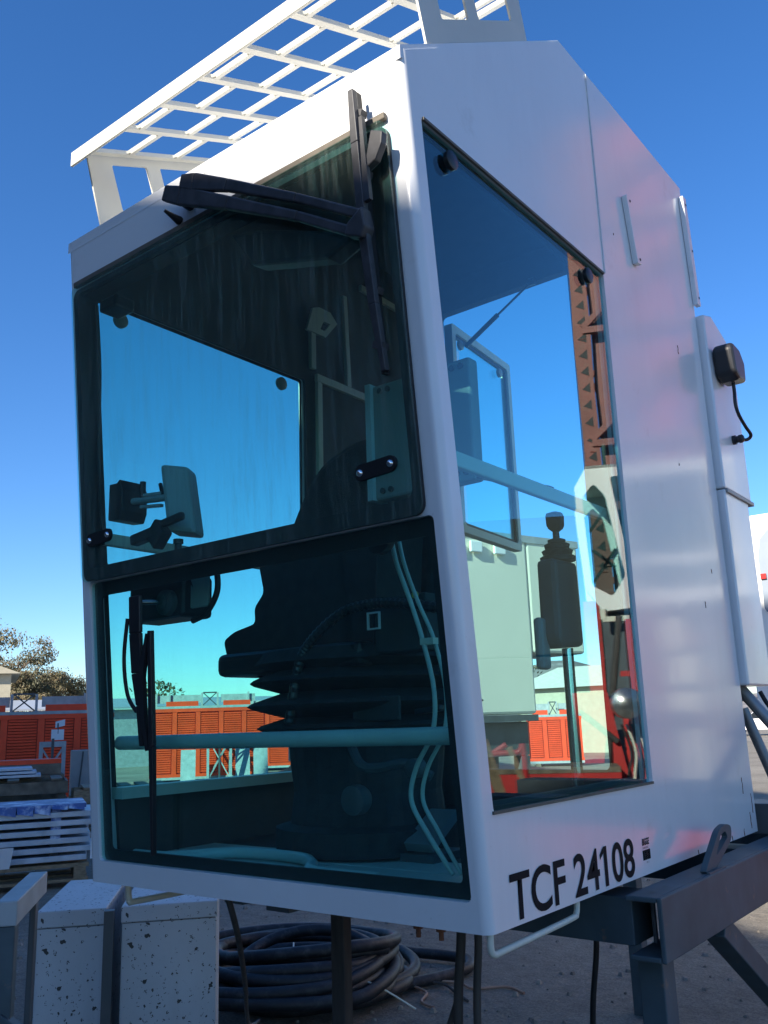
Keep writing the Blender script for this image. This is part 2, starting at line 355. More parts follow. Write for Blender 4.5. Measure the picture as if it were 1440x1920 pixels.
# hills round the horizon
h = MB(); n = 260; vs = []; rows = 6
def ridge(a):
    base = 34 + 26 * math.sin(a * 3 + 1) + 16 * math.sin(a * 7.3 + 2) + 8 * math.sin(a * 19) + 5 * math.sin(a * 41 + 1)
    d = (a - rad(117.2)); base += 150 * math.exp(-(d / .055) ** 2) * (1 + .10 * math.sin(a * 170) + .06 * math.sin(a * 330))
    d = (a - rad(45)); base += 90 * math.exp(-(d / .4) ** 2)
    dl = (a - rad(150)); base *= 1 - .9 * math.exp(-(dl / .38) ** 2)
    return max(base, 4)
for k in range(rows):
    f = k / (rows - 1)
    for j in range(n):
        a = 2 * math.pi * j / n; rr = 2300 + 420 * f + 60 * math.sin(a * 53 + k * 2) * math.sin(math.pi * f)
        z = ridge(a) * (f ** .8) * (1 + .12 * math.sin(a * 61 + k) * math.sin(math.pi * f)) - 1
        vs.append((rr * math.cos(a), rr * math.sin(a), z))
fs = [(k * n + j, k * n + (j + 1) % n, (k + 1) * n + (j + 1) % n, (k + 1) * n + j) for k in range(rows - 1) for j in range(n)]
structure(h.add(vs, fs).build('hills', MOUNT, smooth=True))

# warehouse unseen behind the camera, roof steps shaped to cast the yard's shade
wh = thing('occluder', (-11, -6.5, 0), 'unseen long dark clad warehouse with a stepped roof behind the photographer', 'occluder')
P0 = Vector((-1.584, -12.70, 0)); HD = Vector((-.769, .639, 0)).normalized(); ND = Vector((-.639, -.769, 0)).normalized()
w_ = MB()
for k0, k1, z in ((-13, .95, 9.17), (.95, 1.80, 8.7), (1.80, 3.6, 12.85), (3.6, 5.25, 9.17), (5.25, 23.6, 12.85)):
    a = P0 + HD * k0; b_ = P0 + HD * k1; D = Vector((-.80, -11.97, 0))
    w_.hexa([a, b_, b_ + D, a + D] + [p + Vector((0, 0, z)) for p in (a, b_, b_ + D, a + D)])
w_.build('wall', OCCLUDER, wh)
for i in range(5):
    c = P0 + HD * (-7.5 + 6.5 * i) - ND * .06
    MB().obox(c + Vector((0, 0, 2.2)), HD * 1.6, ND * .06, (0, 0, 2.2)).build('roller_door', DKGREY_P, wh)

# ---------------------------------------------------------------- the crane cab
W, L_, SL, Z0, H, H2, E_ = 1.2437, 1.6602, .09215, 1.21, 1.80, 2.358, .6544
ZT, ZR = Z0 + H, Z0 + H2
cab = thing('crane_cab', (-.62, .8, Z0), 'large white tower crane cab with tinted windows raised on a steel stand', 'crane cab')
def F(x, z, o=0.0):     # point on the leaning front face, o = outwards
    return Vector((x, -SL * (z - Z0) - .9958 * o, z - .0918 * o))
def fy(z): return -SL * (z - Z0)
# front panel
fo = [(-W + .02, Z0), (-.02, Z0), (-.02, ZT), (-W + .02, ZT)]
hu = rrect(-1.190, 2.030, -.062, 2.832, .02); hl = rrect(-1.197, 1.264, -.034, 1.996, .012, 3)
MB().plate(fo, [hu, hl], lambda a, b, o: F(a, b, -o), .045).build('front_panel', WHITE, cab)
# rounded corner posts
for x, sx, nm in ((0, -1, 'corner_post'), (-W, 1, 'corner_post')):
    sec = []
    for i in range(9):
        a = rad(90 * i / 8); sec.append((x + sx * .02 * (1 - math.sin(a)), .02 * (1 - math.cos(a))))
    sec = [(x + sx * .02, 0.0)] + sec[1:-1] + [(x, .02), (x + sx * .02, .02)]
    lo = [Vector((px, py, Z0)) for px, py in sec]
    MB().prism(lo, (0, -SL * H, H)).build(nm, WHITE, cab, smooth=True)
# side walls: front section with window, rear section
SW = [(fy(1.42) + .0546, 1.419), (.826, 1.419), (.826, 2.871), (fy(2.871) + .0546, 2.871)]
def sidewall(x, th):
    to3 = lambda a, b, o: Vector((x + o * th, a, b))
    outer = [(.02, Z0), (L_, Z0), (L_, ZR), (E_, ZR), (fy(ZT) + .02, ZT)]
    return MB().plate(outer, [rpoly(SW, .012, 3)], to3, 1.0)
sidewall(0, -.035).build('side_panel', WHITE, cab)
sidewall(-W, .035).build('side_panel', WHITE, cab)
# recessed-looking weld seam strip on the right wall, roof to window corner
MB().box((-.004, .831, 2.875), (.0035, .838, ZR - .006)).build('weld_seam', mat('seam_shadow_paint', (.62, .63, .64), .45), cab, bevel=.0012)
# roof
MB().hexa([(-W + .002, fy(ZT) + .002, ZT - .03), (-.002, fy(ZT) + .002, ZT - .03), (-.002, E_, ZR - .03), (-W + .002, E_, ZR - .03),
           (-W + .002, fy(ZT) + .002, ZT + .003), (-.002, fy(ZT) + .002, ZT + .003), (-.002, E_, ZR + .003), (-W + .002, E_, ZR + .003)]).build('roof', WHITE, cab)
MB().box((-W + .002, E_ + .0005, ZR - .03), (-.002, L_ - .002, ZR + .003)).build('roof', WHITE, cab)
# floor
MB().box((-W + .037, .0, Z0 + .002), (-.037, L_ - .01, Z0 + .035)).build('floor', DKGREY_P, cab)
MB().box((-W + .04, .405, Z0 + .0365), (-.04, L_ - .05, Z0 + .05)).build('floor_mat', BLACK, cab)
for y0, y1 in ((.012, .11), (.114, .25), (.254, .395)): MB().box((-W + .04, y0, Z0 + .036), (-.04, y1, Z0 + .052)).build('sill_plate', GREENISH, cab, bevel=.004)
# rear wall with the two door openings
ro = [(-W + .037, Z0 + .04), (-.037, Z0 + .04), (-.037, ZR - .04), (-W + .037, ZR - .04)]
MB().plate(ro, [rrect(-1.116, 1.40, -.475, 3.377, .02, 3)], lambda a, b, o: Vector((a, L_ - .045 + o, b)), .04).build('rear_wall', DARKGREY, cab)
# linings
lin = lambda x: (lambda a, b, o: Vector((x + o, a, b)))
lo_ = [(.06, Z0 + .04), (L_ - .05, Z0 + .04), (L_ - .05, ZR - .05), (E_ + .02, ZR - .05), (-.09, ZT - .05), (-.13, 2.93)]
hole = rpoly([(SW[0][0] + .004, 1.436), (.812, 1.436), (.812, 2.856), (SW[3][0] + .004, 2.856)], .015, 3)
MB().plate(lo_, [hole], lin(-W + .037), .012).build('wall_lining', DARKGREY, cab)
MB().plate(lo_, [hole], lin(-.049), .012).build('wall_lining', DARKGREY, cab)
MB().hexa([(-W + .05, -.10, ZT - .06), (-.05, -.10, ZT - .06), (-.05, E_, ZR - .055), (-W + .05, E_, ZR - .055),
           (-W + .05, -.10, ZT - .045), (-.05, -.10, ZT - .045), (-.05, E_, ZR - .04), (-W + .05, E_, ZR - .04)]).build('ceiling_lining', DARKGREY, cab)
MB().box((-W + .05, E_ + .001, ZR - .055), (-.05, L_ - .05, ZR - .04)).build('ceiling_lining', DARKGREY, cab)
MB().plate([(-1.19, 2.83), (-.05, 2.83), (-.05, ZT - .05), (-1.19, ZT - .05)], [], lambda a, b, o: F(a, b, -.05 - o), .01).build('header_lining', DARKGREY, cab)
# cream strips on the inside of the left wall
xs = -W + .051
for nm, pts, w in (('trim_strip', ((1.035, 3.277), (1.05, 2.89)), .024), ('trim_strip', ((.86, 2.876), (1.42, 2.872)), .03), ('trim_strip', ((1.142, 3.357), (1.50, 3.349)), .026), ('trim_strip', ((.842, 3.10), (.842, 2.905)), .026), ('trim_strip', ((.875, 2.86), (.865, 1.30)), .026)):
    MB().bar((xs + .008, pts[0][0], pts[0][1]), (xs + .008, pts[1][0], pts[1][1]), .016, w, (0, 1, 0) if abs(pts[0][0] - pts[1][0]) < .1 else (0, 0, 1)).build(nm, CREAM, cab, bevel=.002)
MB().plate([(.80, 3.05), (.835, 3.15), (.87, 3.165), (.935, 3.165), (.975, 3.13), (.905, 3.05)], [[(.875, 3.075), (.895, 3.115), (.935, 3.115), (.90, 3.075)]], lin(xs + .01), .012).build('hook_bracket', CREAM, cab)
# window panes
MB().plate(rrect(-1.194, 1.267, -.037, 1.993, .01, 3), [], lambda a, b, o: F(a, b, -.012 + o), .006).build('lower_windscreen', GLASS, cab)
MB().plate(rrect(-1.1965, 1.2645, -.0345, 1.9955, .012, 3), [rrect(-1.168, 1.292, -.060, 1.958, .012, 4)], lambda a, b, o: F(a, b, -.0225 + o), .006).build('black_border', BLACK, cab)
uw = MB().plate(rrect(-1.203, 1.997, -.044, 2.852, .024), [], lambda a, b, o: F(a, b, .016 + o), .006).build('upper_windscreen', GLASS_F, cab)
MB().plate(rrect(-1.1895, 2.0305, -.0625, 2.8315, .02), [rrect(-1.184, 2.037, -.069, 2.825, .02)], lambda a, b, o: F(a, b, -.052 + o), .054).build('black_trim', BLACK, cab)  # black ring lining the upper window opening
MB().plate(rrect(-1.200, 1.9985, -.047, 2.842, .024), [rrect(-1.180, 2.034, -.068, 2.828, .02)], lambda a, b, o: F(a, b, .003 + o), .012).build('gasket', BLACK, uw)
MB().plate([(-1.203, 2.856), (-.05, 2.856), (-.05, 2.872), (-1.203, 2.872)], [], lambda a, b, o: F(a, b, .001 + o), .013).build('drip_strip', TAN, cab, bevel=.003)
for x0 in (-1.158, -.200):
    pl = MB().plate(rrect(x0, 2.088, x0 + .108, 2.122, .0165, 6), [], lambda a, b, o: F(a, b + (a - x0) * .06, .0225 + o), .009).build('latch_plate', BLACK, uw, bevel=.002)
    for dx in (.014, .094):
        MB().lathe([(.0085, 0), (.0075, .003), (.004, .0055), (.001, .0062)], F(x0 + dx, 2.1045 + dx * .06, .0316), F(0, 0, 1) - F(0, 0, 0), 12).build('screw', CHROME, pl, smooth=True)
def sidepane(x):
    s_ = [(p[0] + (.004 if i in (0, 3) else -.004), p[1] + (.004 if i < 2 else -.004)) for i, p in enumerate(SW)]
    q = MB().plate(rpoly(s_, .01, 3), [], lin(x), .006).build('side_window', GLASS_S if x > -.5 else GLASS, cab)
    bo = rpoly(s_, .01, 3); si = [(s_[0][0] + .014, s_[0][1] + .008), (s_[1][0] - .008, s_[1][1] + .008), (s_[2][0] - .008, s_[2][1] - .012), (s_[3][0] + .014, s_[3][1] - .012)]
    xx = x - .003 if x > -.5 else x + .007
    MB().plate(bo, [rpoly(si, .012, 3)], lin(xx), .002).build('black_border', BLACK, q)
    return q
pr = sidepane(-.014); pl_ = sidepane(-W + .008)
# tan sealant bead along the window head on the right
MB().bar((.0015, SW[3][0] + .004, 2.869), (.0015, .822, 2.869), .006, .007, (0, 0, 1)).build('sealant_bead', TAN, pr)
MB().bar((.0015, .03, 1.4215), (.0015, .822, 1.4215), .006, .006, (0, 0, 1)).build('sealant_bead', TAN, pr)
for (yy, zz) in ((.013, 2.822), (.712, 2.818)):
    MB().lathe([(.021, 0), (.023, .003), (.023, .012), (.018, .015)], (-.007, yy, zz), (1, 0, 0), 20).build('glass_clamp', BLACKP, pr, smooth=True)
    MB().lathe([(.024, 0), (.024, .012), (.016, .016)], (-.016, yy, zz), (-1, 0, 0), 20).build('glass_clamp', BLACKP, pr, smooth=True)
    MB().lathe([(.024, 0), (.024, .012), (.016, .016)], (-W + .0155, yy, zz), (1, 0, 0), 20).build('glass_clamp', TEALBOX, pl_, smooth=True)
# guard bars
MB().bar((-.066, -.02, 2.146), (-.066, 1.0, 2.146), .018, .036).build('guard_bar', CREAM, cab, bevel=.004)
MB().bar((-W + .066, -.05, 2.122), (-W + .066, .80, 2.122), .018, .036).build('guard_bar', CREAM, cab, bevel=.004)
MB().tube([(-W + .04, .05, 1.563), (-.045, .05, 1.566)], .0185, 16).build('guard_rail', GREENISH, cab, smooth=True)
MB().bar((-W + .062, .03, 1.432), (-W + .062, .80, 1.432), .05, .03).build('window_sill', GREENISH, cab)
# front wipers, upper screen
wp = thing  # (parts of the cab: they are bolted to it)
armm = MB()
def arm(mb, pts, w, hh):
    for (a, wa), (b, wb) in zip(zip(pts, w), list(zip(pts, w))[1:]):
        a, b = Vector(a), Vector(b); d = (b - a).normalized(); no = Vector((0, -.9958, -.0918)); u = d.cross(no).normalized()
        mb.hexa([a - u * wa - no * hh, a + u * wa - no * hh, a + u * wa + no * hh, a - u * wa + no * hh, b - u * wb - no * hh, b + u * wb - no * hh, b + u * wb + no * hh, b - u * wb + no * hh])
arm(armm, [F(-.715, 2.935, .06), F(-.655, 2.904, .06), F(-.488, 2.818, .06), F(-.272, 2.700, .06), F(-.100, 2.592, .06)], (.020, .024, .016, .011, .011), .011)
a1 = armm.build('wiper_arm', FADED, cab, bevel=.004)
armm = MB()
arm(armm, [F(-.648, 2.938, .062), F(-.600, 2.918, .062), F(-.485, 2.862, .062), F(-.270, 2.742, .062), F(-.095, 2.634, .062)], (.018, .022, .015, .0105, .0105), .010)
a2 = armm.build('wiper_arm', FADED, cab, bevel=.004)
for p, q in ((F(-.690, 2.921, .0), a1), (F(-.624, 2.927, .0), a2)):
    MB().lathe([(.020, 0), (.017, .02), (.012, .045), (.012, .058)], p, F(0, 0, 1) - F(0, 0, 0), 14).build('pivot', BLACKP, q, smooth=True)
MB().prism([F(-.125, 2.622, .045), F(-.135, 2.598, .045), F(-.092, 2.578, .045), F(-.078, 2.60, .045), F(-.084, 2.645, .045)], F(0, 0, .035) - F(0, 0, 0)).build('wrist_bracket', FADED, a1, bevel=.004)
wb = MB(); arm(wb, [F(-.100, 2.925, .052), F(-.099, 2.80, .056), F(-.096, 2.60, .06), F(-.094, 2.44, .052), F(-.092, 2.30, .036)], (.007, .010, .011, .010, .006), .008)
bl = wb.build('wiper_blade', FADED, cab, bevel=.002)
wb = MB(); arm(wb, [F(-.103, 2.93, .030), F(-.097, 2.295, .030)], (.004, .004), .009); wb.build('rubber_lip', BLACK, bl)
wb = MB(); arm(wb, [F(-.088, 2.86, .045), F(-.078, 2.66, .06)], (.006, .008), .006); wb.build('link_rod', FADED, bl)
for z in (2.88, 2.74, 2.48, 2.36):
    wb = MB(); arm(wb, [F(-.110, z, .038), F(-.084, z - .01, .038)], (.007, .007), .01); wb.build('claw', FADED, bl)
MB().lathe([(.011, 0), (.012, .006), (.008, .024), (.004, .05)], F(-.735, 2.888, .0), (F(-.12, .35, 1) - F(0, 0, 0)), 14).build('washer_nozzle', BLACKP, cab, smooth=True)
MB().prism([F(-.060, 2.815, .035), F(-.030, 2.800, .035), F(-.035, 2.775, .035), F(-.055, 2.745, .035), F(-.085, 2.735, .035), F(-.082, 2.75, .035)], F(0, 0, .02) - F(0, 0, 0)).build('wiper_stop', FADED, cab, bevel=.003)
MB().prism([F(-.62, 2.83, -.06), F(-.50, 2.80, -.06), F(-.20, 2.68, -.06), F(-.30, 2.65, -.06), F(-.55, 2.72, -.06)], F(0, 0, -.06) - F(0, 0, 0)).build('wiper_motor_housing', BLACK, cab, bevel=.01)
# lower wiper
lw = MB(); arm(lw, [F(-.955, 1.935, .03), F(-.955, 1.84, .034), F(-.955, 1.74, .034), F(-.953, 1.66, .034), F(-.952, 1.56, .032)], (.022, .022, .020, .009, .007), .006)
la = lw.build('wiper_arm', BLACKP, cab, bevel=.003)
lw = MB(); arm(lw, [F(-.900, 1.842, .03), F(-.912, 1.56, .032), F(-.932, 1.30, .028)], (.006, .008, .004), .007)
lb = lw.build('wiper_blade', BLACKP, cab, bevel=.002)
lw = MB(); arm(lw, [F(-.906, 1.835, .034), F(-.935, 1.73, .036), F(-.937, 1.62, .034), F(-.925, 1.55, .034)], (.004, .009, .008, .006), .006); lw.build('wiper_frame', BLACKP, lb)
MB().tube(smooth_path([F(-.985, 1.88, .035), F(-1.0, 1.78, .04), F(-.995, 1.69, .038), F(-.965, 1.645, .035)]), .005, 8).build('washer_hose', BLACK, la, smooth=True)
MB().box((-1.145, .02, 1.885), (-.915, .13, 2.0)).build('wiper_motor', BLACKP, cab, bevel=.012)
MB().lathe([(.034, 0), (.034, .02), (.02, .025), (.02, .03)], (-.965, .022, 1.925), (0, -1, 0), 20).build('motor_flange', DKGREY_P, cab, smooth=True)
MB().tube([(-.965, .0, 1.925), F(-.958, 1.918, .036)], .007, 10).build('wiper_shaft', CHROME, cab, smooth=True)
MB().box((-.905, .04, 1.905), (-.835, .05, 2.02)).build('motor_plate', TEALBOX, cab, bevel=.004)
MB().tube(smooth_path([(-.85, .05, 2.04), (-.815, .05, 2.0), (-.81, .05, 1.94), (-.85, .05, 1.89), (-.915, .06, 1.875)]), .008, 8).build('motor_cable', BLACK, cab, smooth=True)
MB().tube(smooth_path([F(-1.155, 2.80, -.03), F(-1.16, 2.6, -.035), F(-1.175, 2.35, -.03), F(-1.17, 2.1, -.03)]), .005, 8).build('pillar_cable', BLACK, cab, smooth=True)
MB().box((-1.17, -.10, 2.79), (-1.09, -.03, 2.83)).build('screen_hinge', BLACKP, cab, bevel=.008)
# screen opening handle on the left, behind the latch
hd = MB(); hd.bar(F(-1.06, 2.095, -.05), F(-.96, 2.11, -.06), .03, .03, (0, 0, 1)); hd.bar(F(-.985, 2.08, -.06), F(-.94, 2.12, -.06), .035, .06, (0, 0, 1)); hd.bar(F(-.95, 2.125, -.06), F(-.86, 2.135, -.06), .018, .022, (0, 0, 1))
hd.build('screen_handle', BLACKP, cab, bevel=.006)
# rear outer door hinged open, with gas strut
az = rad(5.5); dd = Vector((-math.sin(az), math.cos(az), 0)); nn = Vector((math.cos(az), math.sin(az), 0)); ho = Vector((-1.1, L_ + .004, 0))
D = lambda a, b, o: ho + dd * a + Vector((0, 0, b)) + nn * o
door = MB().plate(rrect(0, 2.38, .625, 3.352, .012, 3), [rrect(.035, 2.415, .59, 3.315, .02, 4)], lambda a, b, o: D(a, b, o - .02), .04).build('rear_door', CREAM, cab, bevel=.003)
MB().plate(rrect(.034, 2.414, .591, 3.316, .02, 4), [], lambda a, b, o: D(a, b, o - .003), .006).build('door_glass', GLASS, door)
MB().plate(rrect(.033, 2.413, .592, 3.317, .02, 4), [rrect(.052, 2.43, .575, 3.298, .02, 4)], lambda a, b, o: D(a, b, o + .0045), .004).build('door_gasket', BLACK, door)
for a in (.085, .50): MB().lathe([(.022, 0), (.022, .014), (.015, .018)], D(a, 3.27, .009), nn, 16).build('glass_clamp', TEALBOX, door, smooth=True)
p0 = D(.115, 3.275, .03); p1 = Vector((-.629, L_ - .06, 3.372)); pm = p0.lerp(p1, .5)
MB().tube([p0, pm], .011, 12).tube([pm, p1], .005, 10).tube([p1 - Vector((.012, 0, 0)), p1 + Vector((.012, 0, 0))], .016, 12).build('gas_strut', BLACKP, door, smooth=True)
# mounting rails on the right wall
for (y0, z1, y1, z0) in ((1.048, 3.231, 1.090, 3.005), (1.640, 3.513, 1.668, 3.073)):
    rb = MB(); d = Vector((0, y1 - y0, z0 - z1)).normalized()
    rb.bar((.010, y0, z1), (.010, y1, z0), .034, .018, (1, 0, 0)); r_ = rb.build('mounting_rail', WHITE, cab, bevel=.002)
    k = 2 if z1 - z0 < .3 else 3
    for i in range(k):
        t = .07 + .86 * i / (k - 1); c = Vector((.0195, y0 + (y1 - y0) * t + .006, z1 + (z0 - z1) * t))
        MB().lathe([(.0048, 0), (.0048, .001)], c, (1, 0, 0), 10).build('screw_hole', BLACK, r_)
# rear equipment housing on the back
hs_ = MB().prism([(.028, L_ + .012, 2.368), (.028, L_ + .012, 3.035), (.028, L_ + .10, 3.06), (.028, 1.925, 3.01), (.028, 1.985, 2.86), (.028, 1.985, 2.368)], (-.46, 0, 0)).build('upper_housing', WHITE, cab, bevel=.006)
MB().box((-.44, L_ + .014, 1.677), (.026, 1.945, 2.364)).build('lower_housing', WHITE, cab, bevel=.006)
MB().box((.0, L_ + .02, 2.352), (.034, 1.998, 2.367)).build('drip_lip', STEELT, hs_, bevel=.002)
lamp = MB().prism([(.031, 1.70, 2.90), (.031, 1.715, 2.80), (.031, 1.76, 2.783), (.031, 1.84, 2.79), (.031, 1.85, 2.87), (.031, 1.80, 2.915), (.031, 1.72, 2.92)], (.075, 0, 0)).build('connector_box', BLACKP, cab, bevel=.014, seg=3)
MB().tube(smooth_path([(.07, 1.79, 2.785), (.07, 1.79, 2.75), (.072, 1.775, 2.70), (.075, 1.79, 2.66), (.08, 1.84, 2.625), (.085, 1.88, 2.60), (.07, 1.88, 2.585), (.05, 1.85, 2.582)]), .0065, 10).build('connector_cable', BLACKP, cab, smooth=True)
MB().lathe([(.018, 0), (.018, .012), (.013, .013), (.013, .022), (.016, .023), (.016, .035), (.010, .04)], (.028, 1.845, 2.583), (1, 0, 0), 12).build('cable_gland', BLACKP, cab, smooth=True)
# grab bars under the floor
MB().tube(smooth_path([(-.012, .372, 1.215), (-.012, .372, 1.20), (-.012, .365, 1.184), (-.012, .335, 1.178), (-.012, .065, 1.172), (-.012, .03, 1.172), (-.012, .018, 1.182), (-.012, .018, 1.215)], 5), .0065, 10).build('grab_bar', CREAM, cab, smooth=True)
MB().tube(smooth_path([(-W + .03, .372, 1.215), (-W + .03, .372, 1.16), (-W + .03, .355, 1.142), (-W + .03, .13, 1.142), (-W + .03, .105, 1.15), (-W + .03, .10, 1.215)], 5), .0085, 10).build('grab_bar', CREAM, cab, smooth=True)
for x in (-.19, -.135): MB().lathe([(.010, 0), (.010, .012), (.005, .013), (.005, .028)], (x, .036, 1.2095), (0, 0, -1), 8).build('bolt', RUST, cab)
MB().box((-.60, .02, 1.195), (-.53, .06, 1.2095)).build('foot_pad', DKGREY_P, cab)
# roof guard: laser-cut screen over the sloping roof, two end panels
gd = Vector((0, .912, .410)); gn = Vector((0, -.410, .912)); GO = Vector((0, -.163, 3.317))
Gp = lambda x, v: GO + Vector((x, 0, 0)) + gd * v
guard = MB()
top = MB().obox(Gp(-W / 2 - .0, .022) , (W / 2 + .002, 0, 0), gd * .024, gn * .004)
top.obox(GO + Vector((-W / 2, -.003, -.020)), (W / 2 + .002, 0, 0), (0, .004, 0), (0, 0, .024))
gr_ = top.build('roof_guard', WHITE_MATT, cab, bevel=.002)
ribs = [-1.21, -1.04, -.874, -.707, -.54, -.359, -.19, -.022]
def gbar(a, b, w, nm): MB().bar(a, b, w, .013, gn).build(nm, WHITE_MATT, gr_)
VE = .64
for x in ribs: gbar(Gp(x, .04), Gp(x, VE), .023, 'rib')
gbar(Gp(-W, VE + .012), Gp(0, VE + .012), .024, 'end_rail')
for i in range(len(ribs) - 1):
    v = .19 if i % 2 == 0 else .095
    while v < VE - .03:
        gbar(Gp(ribs[i] + .0102, v), Gp(ribs[i + 1] - .0102, v), .018, 'cross_bar'); v += .2
# fillets softening each rib crossing (small corner gussets)
fl = MB()
for i in range(len(ribs) - 1):
    v = .19 if i % 2 == 0 else .095
    while v < VE - .03:
        for x, sx in ((ribs[i] + .0102, 1), (ribs[i + 1] - .0102, -1)):
            for sv in (1, -1):
                p = Gp(x, v + sv * .0085); fl.prism([p - gn * .0038, p + Vector((sx * .012, 0, 0)) - gn * .0038, p + gd * sv * .012 - gn * .0038], gn * .0076)
        v += .2
fl.build('gusset', WHITE_MATT, gr_, kind='stuff')
def endpanel(x, th):
    rs = lambda y: ZT + .68 * (y - fy(ZT)) + .004
    pts = lambda y, up: (y - .28 * up, rs(y) + up)
    a0, a1 = -.055, .452
    ztop = lambda y: 3.317 + (y + .163) * .4496
    def topat(y):
        lo, hi = 0, .6
        for _ in range(40):
            m_ = (lo + hi) / 2; q = pts(y, m_)
            if q[1] < ztop(q[0]): lo = m_
            else: hi = m_
        return pts(y, lo)
    outer = [pts(a0, 0), pts(a1, 0), topat(a1), topat(a0)]
    holes = []
    for c0, c1 in ((.03, .155), (.205, .385)):
        holes.append(rpoly([pts(c0, .055), pts(c1, .055)] + [(q[0], q[1] - .03) for q in (topat(c1), topat(c0))], .008, 2))
    return MB().plate(outer, holes if min(q[1] for q in outer[2:]) > 0 else [], lambda a, b, o: Vector((x + o * th, a, b)), 1).build('end_panel', WHITE_MATT, gr_)
endpanel(-.004, -.006); endpanel(-W + .004, .006)

# lettering on the right wall
def text(body, x, y, z, size, parent, mat_, sx=1.0, off=0.0, shear=0.0, name='lettering'):
    cu = bpy.data.curves.new('t', 'FONT'); cu.body = body; cu.size = size; cu.offset = off; cu.shear = shear; cu.resolution_u = 6
    ob = bpy.data.objects.new('t', cu); COL.objects.link(ob)
    me = bpy.data.meshes.new_from_object(ob.evaluated_get(bpy.context.evaluated_depsgraph_get()))
    bpy.data.objects.remove(ob); bpy.data.curves.remove(cu)
    xs_ = [v.co.x for v in me.vertices]; x0 = min(xs_); o_ = ORG[parent.name]
    for v in me.vertices:
        v.co = Vector((x, y + (v.co.x - x0) * sx, z + v.co.y)) - o_
    me.name = name; me.materials.clear(); me.materials.append(mat_)
    o = bpy.data.objects.new(name, me); COL.objects.link(o); o.parent = parent; ORG[o.name] = o_
    return o, max(xs_) - x0
bpy.context.view_layer.update()
_, wd = text('TCF 24108', .0012, .076, 1.221, .1195, cab, INK, 1.0, .0019)
LETTER_W = wd
l_ = bpy.data.objects['lettering']
k = .588 / wd; o_ = ORG[cab.name]
for v in l_.data.vertices: v.co.y = (v.co.y + o_.y - .076) * k + .076 - o_.y
bm = bmesh.new(); bm.from_mesh(l_.data)      # give the figure 1 its flag
grp = []; seen = set()                       # connected glyphs
for v in bm.verts:
    if v in seen: continue
    st_ = [v]; comp = []; seen.add(v)
    while st_:
        q = st_.pop(); comp.append(q)
        for e in q.link_edges:
            w_2 = e.other_vert(q)
            if w_2 not in seen: seen.add(w_2); st_.append(w_2)
    grp.append(comp)
one = min((g_ for g_ in grp), key=lambda g_: max(v.co.y for v in g_) - min(v.co.y for v in g_))
y0 = min(v.co.y for v in one); zt = max(v.co.z for v in one); x0 = one[0].co.x
bm.faces.new([bm.verts.new((x0, y0 + a, zt + b)) for a, b in ((-.020, -.026), (-.020, -.015), (-.0005, -.0002), (-.0005, -.014))])
bm.to_mesh(l_.data); bm.free()
text('BIGGE', .0012, .718, 1.2795, .021, cab, INK, .72, .0008, .2)
text('12478-00762', .0012, .718, 1.2705, .007, cab, INK, 1.0)
text('RH 13', .0012, .736, 1.2365, .006, cab, INK, 1.0)
bc = MB(); y = .718
while y < .764:
    w = random.choice((.0008, .0012, .002)); bc.box((.0004, y, 1.2445), (.0012, y + w, 1.2675)); y += w + random.choice((.0014, .0022))
bc.build('barcode', INK, cab)
# chips and scratches in the paint
for (y, z, hh) in ((1.42, 2.82, .03), (.935, 3.05, .006), (1.50, 2.05, .014), (1.40, 1.93, .02), (1.3, 2.38, .006), (1.555, 1.36, .05), (1.28, 1.235, .012), (1.10, 1.217, .010), (1.22, 1.216, .008), (1.40, 1.218, .014), (1.52, 1.222, .02), (1.60, 1.25, .05), (1.63, 1.30, .06)):
    q = MB(); pts = [Vector((.0006, y + random.uniform(-.003, .003), z + hh * (j / 5 - .5))) for j in range(6)]
    for a, b in zip(pts, pts[1:]): q.bar(a, b, .0012, random.uniform(.0012, .004), (0, 1, 0))
    q.build('paint_chip', RUST, cab)

# ---------------------------------------------------------------- things inside the cab
seat = thing('operator_seat', (-.74, .5, Z0 + .05), 'black operator seat with tall backrest on a pleated bellows base inside the cab', 'seat')
def rbx(a, b, nm, m, par, bev): return MB().box(a, b).build(nm, m, par, bevel=bev, seg=3, smooth=False)
prof = [(.25, 0), (.25, .06), (.21, .07), (.20, .15), (.21, .22), (.215, .285), (.29, .312), (.302, .318), (.29, .326), (.225, .345), (.315, .370), (.328, .377), (.315, .386), (.235, .412), (.31, .434), (.32, .44), (.31, .448), (.26, .47), (.31, .488), (.29, .52)]
MB().lathe(prof, (-.68, .49, Z0 + .06), (0, 0, 1), 28, sq=.06).build('bellows', SEATM, seat, smooth=False)
rbx((-1.03, .24, 1.735), (-.49, .66, 1.80), 'seat_pan', BLACKP, seat, .02)
rbx((-.98, .34, 1.80), (-.50, .66, 1.87), 'cushion', SEATM, seat, .03)
ol = rpoly([(-1.065, 1.845), (-1.045, 1.785), (-1.0, 1.765), (-.95, 1.745), (-.88, 1.715), (-.50, 1.715), (-.46, 2.15), (-.80, 2.14), (-.875, 2.10), (-.915, 2.05), (-.895, 1.97), (-.935, 1.93), (-.93, 1.885), (-1.02, 1.868)], .016, 3)
MB().prism([(a, .30, b) for a, b in ol], (0, .20, 0)).build('side_bolster', SEATM, seat, bevel=.014)
bp_ = rpoly([(-1.0, 1.88), (-1.085, 2.02), (-1.105, 2.16), (-1.06, 2.26), (-1.0, 2.37), (-.93, 2.44), (-.80, 2.482), (-.66, 2.47), (-.54, 2.40), (-.47, 2.2), (-.50, 1.88)], .05, 4)
MB().prism([(a, .57 + (b - 1.88) * .06, b) for a, b in bp_], (0, .12, 0)).build('backrest', SEATM, seat, bevel=.025, seg=3)
